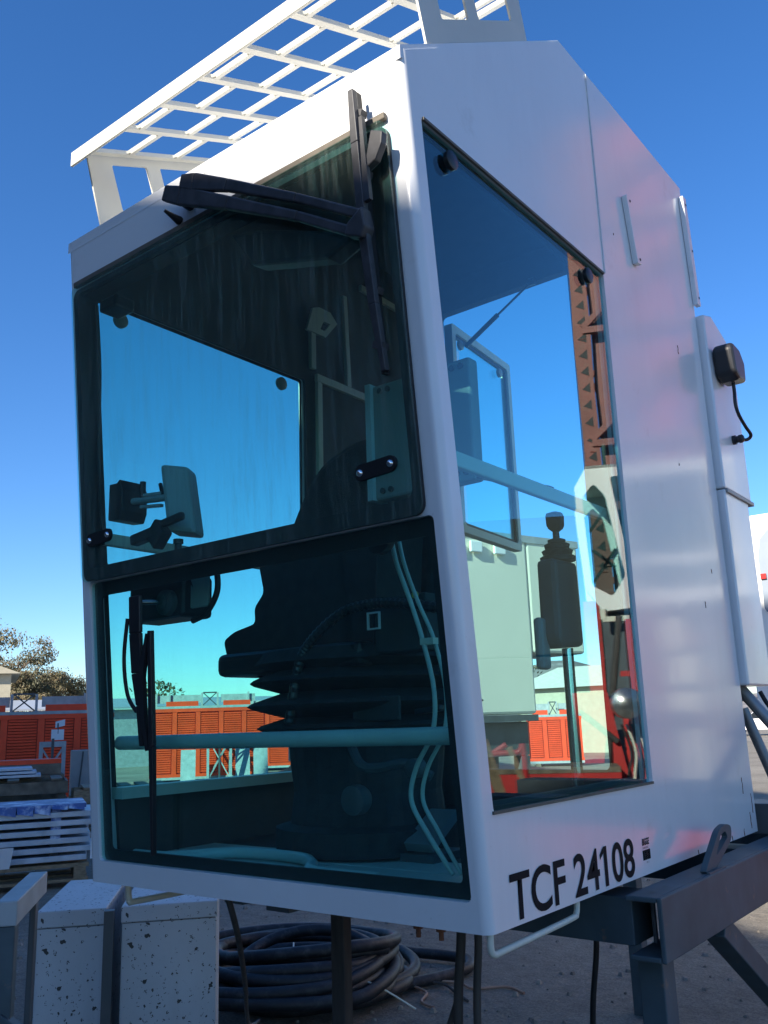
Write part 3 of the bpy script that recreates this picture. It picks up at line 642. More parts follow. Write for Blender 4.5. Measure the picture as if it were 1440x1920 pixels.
for z in (2.02, 2.13): MB().tube(smooth_path([(-.98, .565 + (z - 1.88) * .06, z), (-.80, .548 + (z - 1.88) * .06, z - .02), (-.60, .565 + (z - 1.88) * .06, z)]), .012, 8).build('fabric_fold', SEATM, seat, smooth=True)
# joystick console on the right
con = thing('joystick_console', (-.2, .77, Z0 + .05), 'dark grey joystick console on a chrome post behind the right side window', 'control console')
MB().prism([(-.225, .695, 2.022), (-.225, .69, 1.80), (-.225, .71, 1.775), (-.225, .842, 1.785), (-.225, .838, 2.024)], (.06, 0, 0)).build('console_body', DKGREY_P, con, bevel=.014)
MB().lathe([(.050, 0), (.051, .012), (.040, .018), (.045, .03), (.034, .036), (.037, .048), (.025, .054), (.026, .062), (.010, .068), (.009, .10)], (-.2, .785, 2.025), (0, 0, 1), 20).build('joystick_boot', BLACK, con, smooth=True)
MB().lathe([(.009, 0), (.018, .008), (.022, .018), (.023, .045), (.020, .054), (.009, .058)], (-.2, .785, 2.112), (0, 0, 1), 16, sq=.5).build('joystick_knob', BLACKP, con, smooth=True)
MB().tube([(-.2, .80, 1.78), (-.2, .80, 1.27)], .016, 16).build('post', CHROME, con, smooth=True)
MB().box((-.232, .665, 1.72), (-.205, .715, 1.86)).build('release_lever_box', TEALBOX, con, bevel=.01)
MB().lathe([(.06, 0), (.06, .012)], (-.2, .8, 1.2605), (0, 0, 1), 16).build('foot', DKGREY_P, con)
# load display on the left pillar
ld = thing('load_display', (-1.19, .02, 2.22), 'grey angular display box on a clamp arm beside the left front pillar of the cab', 'display')
c0 = Vector((-.945, .04, 2.205)); ux = Vector((.034, .022, -.006)); uy = Vector((-.022, .036, 0)); uz = Vector((-.020, 0, .098))
b8 = [c0 + ux * a + uy * b * (1 if c < 0 else .9) + uz * c for c in (-1, 1) for a, b in ((-1, -1), (1, -1), (1, 1), (-1, 1))]
MB().hexa(b8).build('display_case', TEALBOX, ld, bevel=.012)
MB().tube([Vector((-1.145, .02, 2.235)), Vector((-.98, .03, 2.222))], .010, 10).bar((-1.10, .02, 2.245), (-1.02, .03, 2.24), .012, .008).bar((-1.10, .02, 2.212), (-1.02, .03, 2.205), .012, .008).build('clamp_arm', GALV, ld)
MB().prism([(-1.20, -.02, 2.29), (-1.165, -.02, 2.288), (-1.152, -.02, 2.298), (-1.138, -.02, 2.265), (-1.138, -.02, 2.205), (-1.15, -.02, 2.178), (-1.20, -.02, 2.182)], (0, .09, 0)).build('clamp_base', BLACKP, ld, bevel=.004)
MB().tube([(-1.095, .02, 2.24), (-1.095, .02, 2.285)], .009, 10).build('thumb_screw', BLACKP, ld)
MB().bar((-1.015, .03, 2.225), (-1.03, .03, 2.27), .008, .008).build('clamp_lever', BLACKP, ld)
MB().lathe([(.014, 0), (.014, .012), (.010, .013), (.010, .03)], (-.958, .04, 2.10), (0, 0, -1), 12).build('cable_gland', BLACKP, ld)
MB().tube(smooth_path([(-.958, .04, 2.072), (-.95, .04, 2.03), (-.90, .045, 1.97), (-.87, .05, 1.92)]), .006, 8).build('signal_cable', BLACK, ld, smooth=True)
# grey enclosure behind the pillar
en = thing('electrical_enclosure', (-.46, .52, 2.23), 'pale grey bolted electrical enclosure hanging in the cab behind the right front pillar', 'enclosure')
MB().box((-.634, .50, 2.23), (-.283, .548, 2.588)).build('case', TEALBOX, en, bevel=.008)
MB().box((-.648, .485, 2.23), (-.628, .556, 2.592)).build('side_flange', mat('pale_blue_flange', (.55, .64, .66), .45), en)
for x in (-.60, -.57, -.34, -.31):
    for z in (2.255, 2.565): MB().lathe([(.009, 0), (.009, .006)], (x, .4995, z), (0, -1, 0), 10).build('bolt', DKGREY_P, en)
MB().bar((-.31, .52, 2.25), (-.07, .52, 2.165), .022, .014).build('clamp_arm', DKGREY_P, en)
# hoses inside
ih = thing('hose_pair', (-.2, .1, Z0 + .05), 'pale green pair of hoses curving down inside the lower windscreen', 'hose')
path = [(-.271, .1, 2.0), (-.258, .1, 1.943), (-.224, .1, 1.854), (-.196, .1, 1.769), (-.172, .1, 1.664), (-.179, .1, 1.576), (-.227, .1, 1.499), (-.243, .1, 1.433), (-.206, .1, 1.37), (-.144, .1, 1.291)]
MB().tube(smooth_path(path), .0052, 10).build('hose', GREENISH, ih, smooth=True)
MB().tube(smooth_path([(x + (.022 if 2 < i < 9 else .012), .112, z) for i, (x, y, z) in enumerate(path)]), .0045, 10).build('hose', GREENISH, ih, smooth=True)
MB().lathe([(.028, 0), (.034, .01), (.034, .03), (.02, .036)], (-.278, .085, 2.0), (0, -1, 0), 20).build('junction_cap', BLACKP, ih, smooth=True)
MB().box((-.20, .095, 1.758), (-.165, .115, 1.772)).build('hose_clip', CREAM, ih)
ch = smooth_path([(-.70, .2, 1.60), (-.664, .2, 1.743), (-.616, .2, 1.807), (-.515, .2, 1.866), (-.411, .2, 1.879), (-.313, .2, 1.869), (-.20, .2, 1.845)], 14)
tag(MB().tube(ch, [.014 if i % 2 else .0115 for i in range(len(ch))], 10).build('corrugated_conduit', BLACKP), 'black corrugated conduit arching inside the lower windscreen', 'conduit')
bx = thing('switch_box', (-.38, .26, 1.76), 'dark junction box with a small square opening behind the lower windscreen', 'junction box')
MB().box((-.45, .25, 1.762), (-.29, .33, 1.90)).build('case', DARKGREY, bx, bevel=.006)
MB().plate([(-.468, 1.822), (-.428, 1.822), (-.428, 1.866), (-.468, 1.866)], [[(-.464, 1.826), (-.432, 1.826), (-.432, 1.862), (-.464, 1.862)]], lambda a, b, o: Vector((a, .249 - o, b)), .006).build('opening_frame', PALE_STICKER, bx)
MB().lathe([(.009, 0), (.009, .004)], (-.318, .2495, 1.895), (0, -1, 0), 12).build('button', YELLOW, bx)
tag(MB().tube(smooth_path([(-1.12, .05, 1.278), (-1.0, .06, 1.278), (-.93, .15, 1.278), (-.86, .20, 1.278), (-.67, .20, 1.278), (-.57, .14, 1.278), (-.49, .06, 1.278), (-.30, .05, 1.278)], 6), .014, 12).build('foot_rail', GREENISH, smooth=True), 'pale green bent foot rail along the cab floor inside the lower windscreen', 'foot rail')
fp = thing('foot_pedal', (-.42, .42, Z0 + .05), 'dark foot pedal on the cab floor in front of the bellows seat', 'pedal')
MB().box((-.47, .35, Z0 + .052), (-.37, .50, Z0 + .07)).build('pedal_base', DKGREY_P, fp)
MB().obox((-.42, .42, Z0 + .12), (.04, 0, 0), (0, .06, .035), (0, -.006, .01)).build('pedal_plate', STEELT, fp)

# ---------------------------------------------------------------- stand carrying the cab
stand = thing('steel_stand', (-.6, .9, 0), 'blue grey channel steel stand holding the crane cab off the ground', 'steel stand')
def channel(mb, x, y0, y1, z0, z1, wf, t=.012, s=-1):
    mb.box((x - t if s < 0 else x, y0, z0), (x if s < 0 else x + t, y1, z1))
    xa, xb = (x - wf, x - t - .0005) if s < 0 else (x + t + .0005, x + wf)
    mb.box((xa, y0, z1 - t), (xb, y1, z1)); mb.box((xa, y0, z0), (xb, y1, z0 + t))
q = MB(); channel(q, .10, .56, 4.2, 1.055, 1.192, .085); q.build('beam', STAND, stand, bevel=.003)
q = MB(); channel(q, -1.34, .56, 4.2, 1.055, 1.192, .085, s=1); q.build('beam', STAND, stand, bevel=.003)
for y in (.60, 1.45):
    MB().box((-1.25, y, 1.075), (.012, y + .12, 1.18)).build('cross_beam', STAND, stand, bevel=.003)
MB().box((-1.25, 2.2, 1.06), (.012, 2.34, 1.18)).build('cross_beam', STAND, stand, bevel=.003)
for y in (.62, .70): MB().tube([(.055, y, 1.192), (.055, y, 1.085)], .006, 8).build('bolt', DKGREY_P, stand)
MB().box((.0, .63, .0), (.06, .70, 1.054)).build('leg', STAND, stand, bevel=.003)
MB().box((-.02, 3.5, .0), (.06, 3.58, 1.054)).build('leg', STAND, stand, bevel=.003)
MB().box((-1.32, 3.5, .0), (-1.24, 3.58, 1.054)).build('leg', STAND, stand, bevel=.003)
MB().bar((.05, 1.02, 1.05), (.05, 2.7, .02), .06, .06).build('brace', STAND, stand, bevel=.003)
lug = rpoly([(.855, 1.193), (.985, 1.193), (1.175, 1.275), (1.15, 1.30), (1.085, 1.292), (1.0, 1.255)], .02, 4)
MB().plate(rpoly([(.90, 1.193), (.985, 1.193), (1.135, 1.25), (1.145, 1.285), (1.10, 1.295), (1.04, 1.285)], .022, 5), [rpoly([(1.0, 1.225), (1.05, 1.24), (1.105, 1.26), (1.09, 1.277), (1.05, 1.27)], .008, 3)], lambda a, b, o: Vector((.068 + o, a, b)), .016).build('lifting_lug', STAND, stand, bevel=.002)
MB().bar((.092, .90, 1.194), (.092, 1.03, 1.194), .008, .006).build('weld_bead', STAND, stand)
MB().box((-.06, 1.72, 1.193), (1.1, 1.88, 1.29)).build('outrigger_beam', DKGREY_P, stand, bevel=.003)
MB().box((-.06, 2.05, 1.193), (1.1, 2.2, 1.33)).build('outrigger_beam', DKGREY_P, stand, bevel=.003)
MB().box((-.838, .50, 0), (-.79, .535, 1.207)).build('post', BROWN, stand, bevel=.004)
tb = thing('brace_tubes', (.05, 1.85, 1.19), 'dark grey steel brace tubes beside the rear housing of the cab', 'brace tubes')
MB().tube([(-.08, 1.80, 1.72), (.30, 1.84, 1.19)], .021, 12).build('tube', STEELT, tb, smooth=True)
MB().tube([(-.08, 1.93, 1.60), (.045, 1.95, 1.19)], .019, 12).build('tube', STEELT, tb, smooth=True)
MB().tube(smooth_path([(-.03, 1.99, 1.66), (.0, 1.99, 1.60), (.06, 1.99, 1.55), (.2, 1.99, 1.50)]), .008, 8).build('cable', BLACK, tb, smooth=True)

# hanging hoses and cables
def hang(name, pts, r, m, label, cat, k=6): return tag(MB().tube(smooth_path(pts, k), r, 10).build(name, m, smooth=True), label, cat)
hang('brown_hose', [(-.30, .36, 1.21), (-.303, .352, 1.1), (-.32, .35, .92), (-.33, .36, .5), (-.36, .5, .02)], .011, BROWN, 'brown hose hanging straight down left of the pair under the cab corner', 'hose')
hang('brown_hose', [(-.312, .372, 1.21), (-.325, .37, 1.0), (-.37, .36, .85), (-.42, .37, .5), (-.52, .4, .02)], .007, BROWN, 'thin brown hose splaying leftwards under the cab corner', 'hose')
hang('twin_hose', [(-.262, .36, 1.21), (-.258, .355, 1.1), (-.268, .35, .93), (-.272, .36, .5), (-.25, .5, .02)], .009, BROWN, 'rightmost brown hose hanging under the cab corner', 'hose')
hang('black_cable', [(-.222, .9, 1.19), (-.233, .9, .99), (-.262, .9, .79), (-.30, .95, .4), (-.36, 1.0, .01)], .008, BLACK, 'black cable hanging beneath the cross beam of the stand', 'cable')
hang('slack_cord', [(-.741, .03, 1.215), (-.80, .12, 1.10), (-1.18, .5, .86), (-1.9, 1.2, .45), (-3.0, 2.33, .012)], .0075, BROWN, 'slack brown cord running from the cab floor to the ground', 'cord')

# coil of heavy cable on the ground
coil = thing('cable_coil', (-3.35, 3.35, 0), 'heap of thick blue black cable coiled on the dirt under the cab', 'cable coil')
rc = random.Random(5)
cdir = Vector((.785, .618, 0)); cper = Vector((-.618, .785, 0)); turns = 15; pts = []
for t in range(turns):
    R_ = rc.uniform(.56, .92) if t % 3 else rc.uniform(.38, .6); ex = rc.uniform(.8, 1.05); ox = rc.uniform(-.12, .14); oy = rc.uniform(-.14, .14); ti = rc.uniform(-.12, .16); zb = .045 + .014 * t; ph = rc.uniform(0, 6.28)
    for j in range(18):
        a = 2 * math.pi * j / 18; f = j / 18
        p = Vector((-3.17, 2.80, 0)) + cdir * (ox + R_ * math.cos(a) * 1.05) + cper * (oy + R_ * ex * math.sin(a))
        pts.append(Vector((p.x, p.y, max(.042, zb + ti * math.sin(a + ph) + .017 * f))))
sm = []
for i, p in enumerate(pts):
    q = Vector(); n_ = 0
    for d_ in range(-2, 3):
        k = min(max(i + d_, 0), len(pts) - 1); q += pts[k]; n_ += 1
    sm.append(q / n_)
MB().tube(smooth_path(sm, 3), .036, 10).build('coiled_cable', CABLEM, coil, smooth=True)
MB().tube(smooth_path([(-2.9, 2.75, .06), (-2.62, 3.2, .045), (-2.5, 3.62, .045), (-2.6, 3.82, .05), (-2.8, 3.84, .05), (-3.1, 3.75, .06), (-3.5, 3.6, .1)]), .034, 10).build('loose_loop', CABLEM, coil, smooth=True)
for i, (pth, m) in enumerate(((((-2.75, 3.2, .05), (-2.5, 3.35, .03), (-2.35, 3.3, .012), (-2.2, 3.2, .012)), BROWN), (((-2.72, 3.22, .05), (-2.45, 3.45, .02), (-2.3, 3.42, .012), (-2.15, 3.55, .012), (-2.0, 3.5, .012)), COPPER), (((-2.74, 3.2, .05), (-2.5, 3.2, .02), (-2.42, 3.05, .012), (-2.3, 3.0, .012)), COPPER))):
    MB().tube(smooth_path(pth), .008, 8).build('bare_conductor', m, coil, smooth=True)
hang('white_wire', [(-3.15, 2.75, .30), (-3.0, 2.62, .28), (-2.8, 2.62, .22), (-2.55, 2.75, .16), (-2.35, 2.9, .02)], .005, CREAM, 'thin white wire lying over the front of the cable heap', 'wire')

# spotted cabinets in the lower left corner
u = Vector((.676, .737, 0)); v_ = Vector((-.737, .676, 0))
def cabinet(p, ln, dp, hh, label):
    c = thing('spotted_cabinet', p, label, 'cabinet', 'spotted cabinets')
    p = Vector(p)
    MB().hexa([p, p + u * ln, p + u * ln + v_ * dp, p + v_ * dp] + [q + Vector((0, 0, hh - .063)) for q in (p, p + u * ln, p + u * ln + v_ * dp, p + v_ * dp)]).build('body', SPOT, c, bevel=.004)
    a = p - u * .004 - v_ * .006; l2 = ln + .008; d2 = dp + .01
    MB().hexa([q + Vector((0, 0, hh - .060)) for q in (a, a + u * l2, a + u * l2 + v_ * d2, a + v_ * d2)] + [q + Vector((0, 0, hh)) for q in (a, a + u * l2, a + u * l2 + v_ * d2, a + v_ * d2)]).build('lid', SPOT, c, bevel=.004)
cabinet((-2.381, .552, 0), .25, .72, .93, 'paint spotted pale cabinet with lid, left of the dark strap post under the cab')
cabinet((-2.172, .785, 0), .36, .72, .93, 'wider paint spotted pale cabinet with lid, right of the dark strap post under the cab')
sp = thing('strap_post', (-2.17, .74, 0), 'dark steel angle post standing between the two spotted cabinets', 'post')
pp = Vector((-2.212, .735, 0)) - v_ * .03
MB().obox(pp + u * .02 + Vector((0, 0, .46)), u * .018, v_ * .02, (0, 0, .465)).build('flange', DKGREY_P, sp)
# steel block stand at the left edge
ls = thing('post_stand', (-1.75, .05, 0), 'grey steel post stand with flat top bar at the left picture edge', 'post stand')
d1 = Vector((-.766, .643, 0)); d2 = Vector((.643, .766, 0)); bp0 = Vector((-1.668, .012, 0))
MB().obox(bp0 + d1 * .28 + Vector((0, 0, 1.085)), d1 * .28, d2 * .03, (0, 0, .035)).build('top_bar', GALV, ls, bevel=.004)
MB().obox(bp0 + d1 * .035 + Vector((0, 0, .525)), d1 * .03, d2 * .026, (0, 0, .524)).build('post', STAND, ls, bevel=.004)
MB().obox(bp0 + d1 * .5 + Vector((0, 0, .525)), d1 * .03, d2 * .01, (0, 0, .524)).build('post', DKGREY_P, ls, bevel=.004)
MB().bar(bp0 + Vector((-.02, 0, .80)), bp0 + d2 * .45 + Vector((0, 0, .45)), .05, .05).build('brace', STAND, ls, bevel=.003)

# ---------------------------------------------------------------- hoist cages and yard stock behind
def hoist_cage(p, q, hh, depth, label, bays, group='orange hoist cages across the yard'):
    p, q = Vector(p), Vector(q); ax = (q - p).normalized(); ay = Vector((-ax.y, ax.x, 0)); ln = (q - p).length
    if ay.dot(Vector((.94, -1.49, 0)) - p) > 0: ay = -ay
    c = thing('hoist_cage', p, label, 'hoist cage', group); up = Vector((0, 0, 1))
    P = lambda a, b, z: p + ax * a + ay * b + up * z
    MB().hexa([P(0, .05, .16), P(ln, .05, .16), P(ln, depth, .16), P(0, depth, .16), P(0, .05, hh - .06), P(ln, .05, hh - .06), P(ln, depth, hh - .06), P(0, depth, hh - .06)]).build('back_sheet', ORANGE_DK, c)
    xs_ = [ln * i / bays for i in range(bays + 1)]
    for i, x in enumerate(xs_):
        w = .07 if 0 < i < bays else .05
        a, b = max(0, x - w), min(ln, x + w); MB().hexa([P(a, 0, .14), P(b, 0, .14), P(b, .06, .14), P(a, .06, .14), P(a, 0, hh - .07), P(b, 0, hh - .07), P(b, .06, hh - .07), P(a, .06, hh - .07)]).build('post', ORANGE, c)
    for z0, z1, m in ((hh - .07, hh, GALV), (.10, .17, GALV), (hh - .17, hh - .073, ORANGE), (.173, .26, ORANGE)):
        MB().hexa([P(-.02, -.012, z0), P(ln + .02, -.012, z0), P(ln + .02, .055, z0), P(-.02, .055, z0), P(-.02, -.012, z1), P(ln + .02, -.012, z1), P(ln + .02, .055, z1), P(-.02, .055, z1)]).build('rail', m, c)
    for i in range(bays):
        a, b = xs_[i] + .09, xs_[i + 1] - .09; s_ = MB(); z = .30
        while z < hh - .2:
            s_.hexa([P(a, .012, z), P(b, .012, z), P(b, .048, z + .01), P(a, .048, z + .01), P(a, .012, z + .040), P(b, .012, z + .040), P(b, .048, z + .048), P(a, .048, z + .048)]); z += .064
        s_.build('louvre_panel', ORANGE, c, kind='stuff')
    for z in (.02,): 
        for a in (.3, ln - .3): MB().obox(P(a, depth / 2, .05), ax * .08, ay * depth / 2, up * .05).build('timber_skid', WOOD_OLD, c)
    # roof deck kit: railing boards, hatch and orange boxes
    rl = MB(); 
    for a0, a1 in ((.05, ln * .42), (ln * .60, ln - .3)): rl.hexa([P(a0, depth * .7, hh + .12), P(a1, depth * .7, hh + .12), P(a1, depth * .7 + .03, hh + .12), P(a0, depth * .7 + .03, hh + .12), P(a0, depth * .7, hh + .36), P(a1, depth * .7, hh + .36), P(a1, depth * .7 + .03, hh + .36), P(a0, depth * .7 + .03, hh + .36)])
    rl.build('roof_rail', GALV, c)
    for a in (.08, ln * .14, ln * .43, ln * .57, ln * .85): MB().bar(P(a, depth * .68, hh), P(a, depth * .68, hh + .42), .06, .06, ax).build('roof_post', GALV, c)
    for a0, a1 in ((ln * .12, ln * .40), (ln * .62, ln * .86)): MB().hexa([P(a0, .3, hh), P(a1, .3, hh), P(a1, .6, hh), P(a0, .6, hh), P(a0, .3, hh + .15), P(a1, .3, hh + .15), P(a1, .6, hh + .15), P(a0, .6, hh + .15)]).build('roof_box', ORANGE, c)
    hx = MB(); A, B, C, D_ = P(ln * .44, .4, hh + .02), P(ln * .56, .4, hh + .02), P(ln * .56, .4, hh + .40), P(ln * .44, .4, hh + .40)
    hx.bar(A, C, .03, .03).bar(B, D_, .03, .03).bar(D_, C, .04, .04); hx.build('hatch_frame', DKGREY_P, c)
    return c
hoist_cage((-21.276, 15.55, 0), (-19.035, 18.128, 0), 2.22, 1.5, 'sunlit orange louvred hoist cage seen through the lower windscreen', 5)
hoist_cage((-18.98, 7.87, 0), (-17.02, 11.213, 0), 2.06, 1.5, 'shaded orange louvred hoist cage left of the cab beyond the lumber', 5)
hoist_cage((-23.3, 21.0, 0), (-21.2, 23.0, 0), 2.12, 1.4, 'farther orange hoist cage partly behind the sunlit one, right of it', 3)
hoist_cage((-13.75, 24.65, 0), (-12.2, 25.45, 0), 1.62, 1.2, 'orange hoist cage seen through the rear opening beyond the joystick post', 3)
def mast_section(p, ax, w, hh, label, tilt=0.0, gm=GALV):
    p = Vector(p); ax = Vector(ax).normalized(); ay = Vector((-ax.y, ax.x, 0)); up = (Vector((0, 0, 1)) + ay * tilt).normalized()
    c = thing('mast_section', p, label, 'mast section', 'grey hoist mast sections')
    P = lambda a, b, z: p + ax * a + ay * b + up * z
    for a in (0, w):
        for b in (0, w): MB().bar(P(a, b, 0), P(a, b, hh), .07, .07, ax).build('chord', gm, c)
    for z in (.05, hh - .05):
        for s in (((0, 0), (w, 0)), ((w, 0), (w, w)), ((w, w), (0, w)), ((0, w), (0, 0))): MB().bar(P(*s[0], z), P(*s[1], z), .06, .10).build('ring_bar', gm, c)
    for s in (((0, 0), (w, 0)), ((w, 0), (w, w)), ((w, w), (0, w)), ((0, w), (0, 0))):
        MB().bar(P(*s[0], .1), P(*s[1], hh - .1), .03, .03).build('diagonal', gm, c); MB().bar(P(*s[1], .1), P(*s[0], hh - .1), .03, .03).build('diagonal', gm, c)
    MB().bar(P(w / 2, -.02, 0), P(w / 2, -.02, hh + .06), .05, .05, ax).build('rack', DKGREY_P, c)
axc = Vector((.65, .76, 0))
mast_section((-19.46, 16.19, 0), axc, .65, 1.36, 'sunlit grey mast section leaning in front of the sunlit orange cage', .08)
mast_section((-15.30, 8.38, .55), (.52, .855, 0), .42, .86, 'shaded grey mast section standing on the crates left of the cab')
bs = thing('steel_trestle', (-15.2, 8.6, 0), 'dark four legged steel trestle under the shaded mast section', 'trestle')
for a in (0, .42):
    for b in (0, .42):
        q = Vector((-15.30, 8.38, 0)) + Vector((.52, .855, 0)).normalized() * a + Vector((-.855, .52, 0)).normalized() * b
        MB().box(q - Vector((.05, .05, 0)), q + Vector((.05, .05, .549))).build('leg', DKGREY_P, bs)
sgn = thing('sign_board', (-15.15, 8.62, 1.42), 'small white notice board on top of the shaded mast section', 'sign')
MB().obox((-15.14, 8.62, 1.54), Vector((.06, .10, 0)), Vector((.01, -.006, 0)), (0, 0, .10)).build('board', PALE_STICKER, sgn)
MB().obox((-15.13, 8.66, 1.75), Vector((.045, .075, .02)), Vector((.01, -.006, 0)), (0, 0, .06)).build('plate', PALE_STICKER, sgn)
MB().obox((-15.14, 8.62, 1.66), Vector((.008, .01, 0)), Vector((.01, -.006, 0)), (0, 0, .10)).build('stem', DKGREY_P, sgn)
# leaning grey panels beside the centre mast
for i, (p, lab) in enumerate((((-18.98, 17.10, 0), 'grey sheet panel leaning on the sunlit orange cage, nearer the mast'), ((-18.70, 17.56, 0), 'grey sheet panel leaning on the sunlit orange cage, right of the other panel'), ((-19.90, 15.83, 0), 'grey sheet panel left of the sunlit mast section'))):
    p = Vector(p); up = Vector((-.76 * .3, .65 * .3, 1)).normalized()
    tag(MB().obox(p + up * .5, axc.normalized() * .21, Vector((.76, -.65, 0)) * .02, up * .5).build('sheet_panel', GALV), lab, 'panel', 'grey sheet panels leaning on the orange cage')
wb_ = thing('barrier_base', (-19.9, 20.1, 0), 'pale pink plastic barrier foot beside the orange cage', 'barrier')
MB().prism([(-20.2, 19.8, 0), (-19.6, 20.4, 0), (-19.6, 20.4, .42), (-19.85, 20.15, .42), (-20.0, 20.0, .2), (-20.2, 19.8, .12)], (.3, -.3, 0)).build('foot', mat('pale_orange_plastic', (.62, .30, .20), .6), wb_)
MB().box((-19.95, 20.0, .43), (-19.75, 20.2, 1.1)).build('post', GALV, wb_)
for i, (x, y, m, lab) in enumerate(((-15.6, 10.8, YELLOW, 'yellow sack on the dirt in front of the orange cages, left one'), (-15.1, 11.6, YELLOW, 'yellow sack on the dirt in front of the orange cages, right one'))):
    tag(MB().lathe([(.05, 0), (.2, .04), (.22, .1), (.14, .18), (.03, .2)], (x, y, 0), (0, 0, 1), 12).build('sack', m, smooth=True), lab, 'sack', 'yellow sacks')
gb = thing('grey_locker', (-13.28, 7.8, .52), 'grey steel locker with a rod beside it, left of the cab behind the crates', 'locker')
MB().obox((-13.2, 8.0, .90), Vector((.14, .23, 0)), Vector((-.2, .12, 0)), (0, 0, .37)).build('case', mat('locker_grey', (.30, .31, .30), .6), gb)
MB().tube([(-13.05, 7.75, .52), (-13.02, 7.8, 1.25)], .012, 8).build('rod', DKGREY_P, gb)
MB().obox((-13.2, 8.0, .265), Vector((.14, .23, 0)), Vector((-.2, .12, 0)), (0, 0, .255)).build('plinth', WOOD_OLD, gb)

# stock piles at the left
def pile_axes(): return Vector((.51, .86, 0)).normalized(), Vector((-.86, .51, 0)).normalized()
pu, pv = pile_axes()
def slab(p, a0, a1, b0, b1, z0, z1, rot=0.0):
    p = Vector(p); A = (pu * math.cos(rot) + pv * math.sin(rot)); B = (-pu * math.sin(rot) + pv * math.cos(rot))
    mb = MB(); mb.hexa([p + A * a + B * b + Vector((0, 0, z)) for z in (z0, z1) for a, b in ((a0, b0), (a1, b0), (a1, b1), (a0, b1))]); return mb
# aluminium plank bundle on a pallet
pb = Vector((-8.20, 3.70, 0)); bd = thing('plank_bundle', pb, 'banded bundle of aluminium planks with torn blue wrap on a pallet', 'plank bundle')
for i in range(6):
    z = .27 + .088 * i; o_ = random.uniform(-.12, .10)
    for jj in range(2):
        slab(pb, -1.4 + o_, .86 + o_ * .5 + jj * .03, .42 * jj, .42 * jj + .40, z, z + .055, random.uniform(-.012, .012)).build('plank', ALU, bd, bevel=.004)
    for s in (-.9, -.25, .45): slab(pb, s, s + .10, .03, .80, z + .0555, z + .0875).build('spacer', BLACK if random.random() < .5 else BLUEW, bd)
slab(pb, -1.3, .80, -.01, .84, .80, .845).build('top_wrap', BLUEW, bd, bevel=.006)
wr = MB()
for i in range(12):
    a = -1.25 + .17 * i; hh = random.uniform(.05, .12); wr.add([pb + pu * a + pv * -.02 + Vector((0, 0, .845)), pb + pu * (a + .16) + pv * -.02 + Vector((0, 0, .845)), pb + pu * (a + .16) - pv * (.03 + random.random() * .02) + Vector((0, 0, .845 - hh)), pb + pu * a - pv * (.03 + random.random() * .02) + Vector((0, 0, .845 - hh * .7))], [(0, 1, 2, 3)])
wr.build('torn_wrap', BLUEW, bd)
slab(pb, .855, 1.0, -.055, -.05, .28, .60, .0).build('hang_tag', PALE_STICKER, bd)
pw = thing('wooden_pallet', pb, 'wooden pallet under the aluminium plank bundle', 'pallet')
for a in (-1.25, -.3, .70): slab(pb, a, a + .12, .0, .8, .09, .2).build('block', WOOD, pw)
for b in (0, .34, .68): slab(pb, -1.35, .85, b, b + .12, .201, .24).build('deck_board', WOOD, pw); slab(pb, -1.35, .85, b, b + .12, .06, .089).build('bottom_board', WOOD, pw)
tg = MB(); tg.obox((-7.76, 3.42, .40), pu * .10, pv * .004 + Vector((.01, 0, 0)), Vector((.03, 0, .10))); tag(tg.build('paper_sheet', PALE_STICKER), 'loose white printed sheet hanging off the end of the plank bundle', 'paper sheet')
# wooden crates
def crate(p, ln, dp, hh, label, m=WOOD_OLD):
    c = thing('wooden_crate', p, label, 'crate', 'slatted wooden crates left of the cab')
    for a in (0, ln - .1): 
        for b in (0, dp - .06): slab(p, a, a + .1, b, b + .06, 0, hh).build('corner_post', m, c)
    n_ = int(hh / .22)
    for i in range(n_):
        z = .05 + (hh - .22) * i / max(1, n_ - 1)
        slab(p, -.03, ln + .03, -.03, -.002, z, z + .16, random.uniform(-.006, .006)).build('board', m, c); slab(p, -.03, ln + .03, dp + .002, dp + .03, z, z + .16).build('board', m, c)
        slab(p, ln + .002, ln + .03, .0, dp, z, z + .16).build('board', m, c)
    for i in range(5): slab(p, .1 + (ln - .3) * i / 4, .25 + (ln - .3) * i / 4, -.02, dp + .02, hh + .002, hh + .03).build('lid_board', m, c)
crate((-12.2, 3.85, 0), 2.62, 1.0, .92, 'slatted wooden crate carrying the grey panel stack')
crate((-10.37, 5.95, 0), 1.3, .8, .80, 'shorter slatted wooden crate mostly hidden by the cab pillar', WOOD)
pst = thing('panel_stack', (-12.3, 4.4, .955), 'stack of flat grey panels lying on the slatted crate', 'panel stack')
ps = Vector((-12.75, 4.1, 0))
for i in range(3): slab(ps, -.5, 2.35 - .06 * i, .0, 1.1, .956 + .05 * i, .992 + .05 * i, .01 * i).build('panel', ALU, pst, bevel=.003)
og = thing('orange_grating', (-13.1, 5.0, 1.15), 'bright orange perforated plank behind the grey panel stack', 'grating')
ogp = slab((-13.2, 4.9, 0), -.4, 2.2, .0, .5, 1.112, 1.18, .04).build('plank', ORANGE, og)
slab((-13.2, 4.9, 0), -.4, 2.2, .0, .5, .95, 1.11, .04).build('bearer', WOOD_OLD, og)
tag(slab((-13.2, 4.9, 0), -.45, 2.25, -.05, .55, .0, .945, .04).build('timber_stack', WOOD_OLD), 'low stack of grey timber under the orange plank', 'timber stack')
for i, (x, y) in enumerate(((-9.3, 4.55), (-8.75, 5.55))):
    tag(MB().obox((x, y, .07), pu * .16, pv * .10, (0, 0, .07)).build('white_block', PALE_STICKER, bevel=.01), ('white block on the dirt at the left picture edge', 'white block on the dirt beside the cab pillar')[i], 'block', 'white blocks on the dirt')
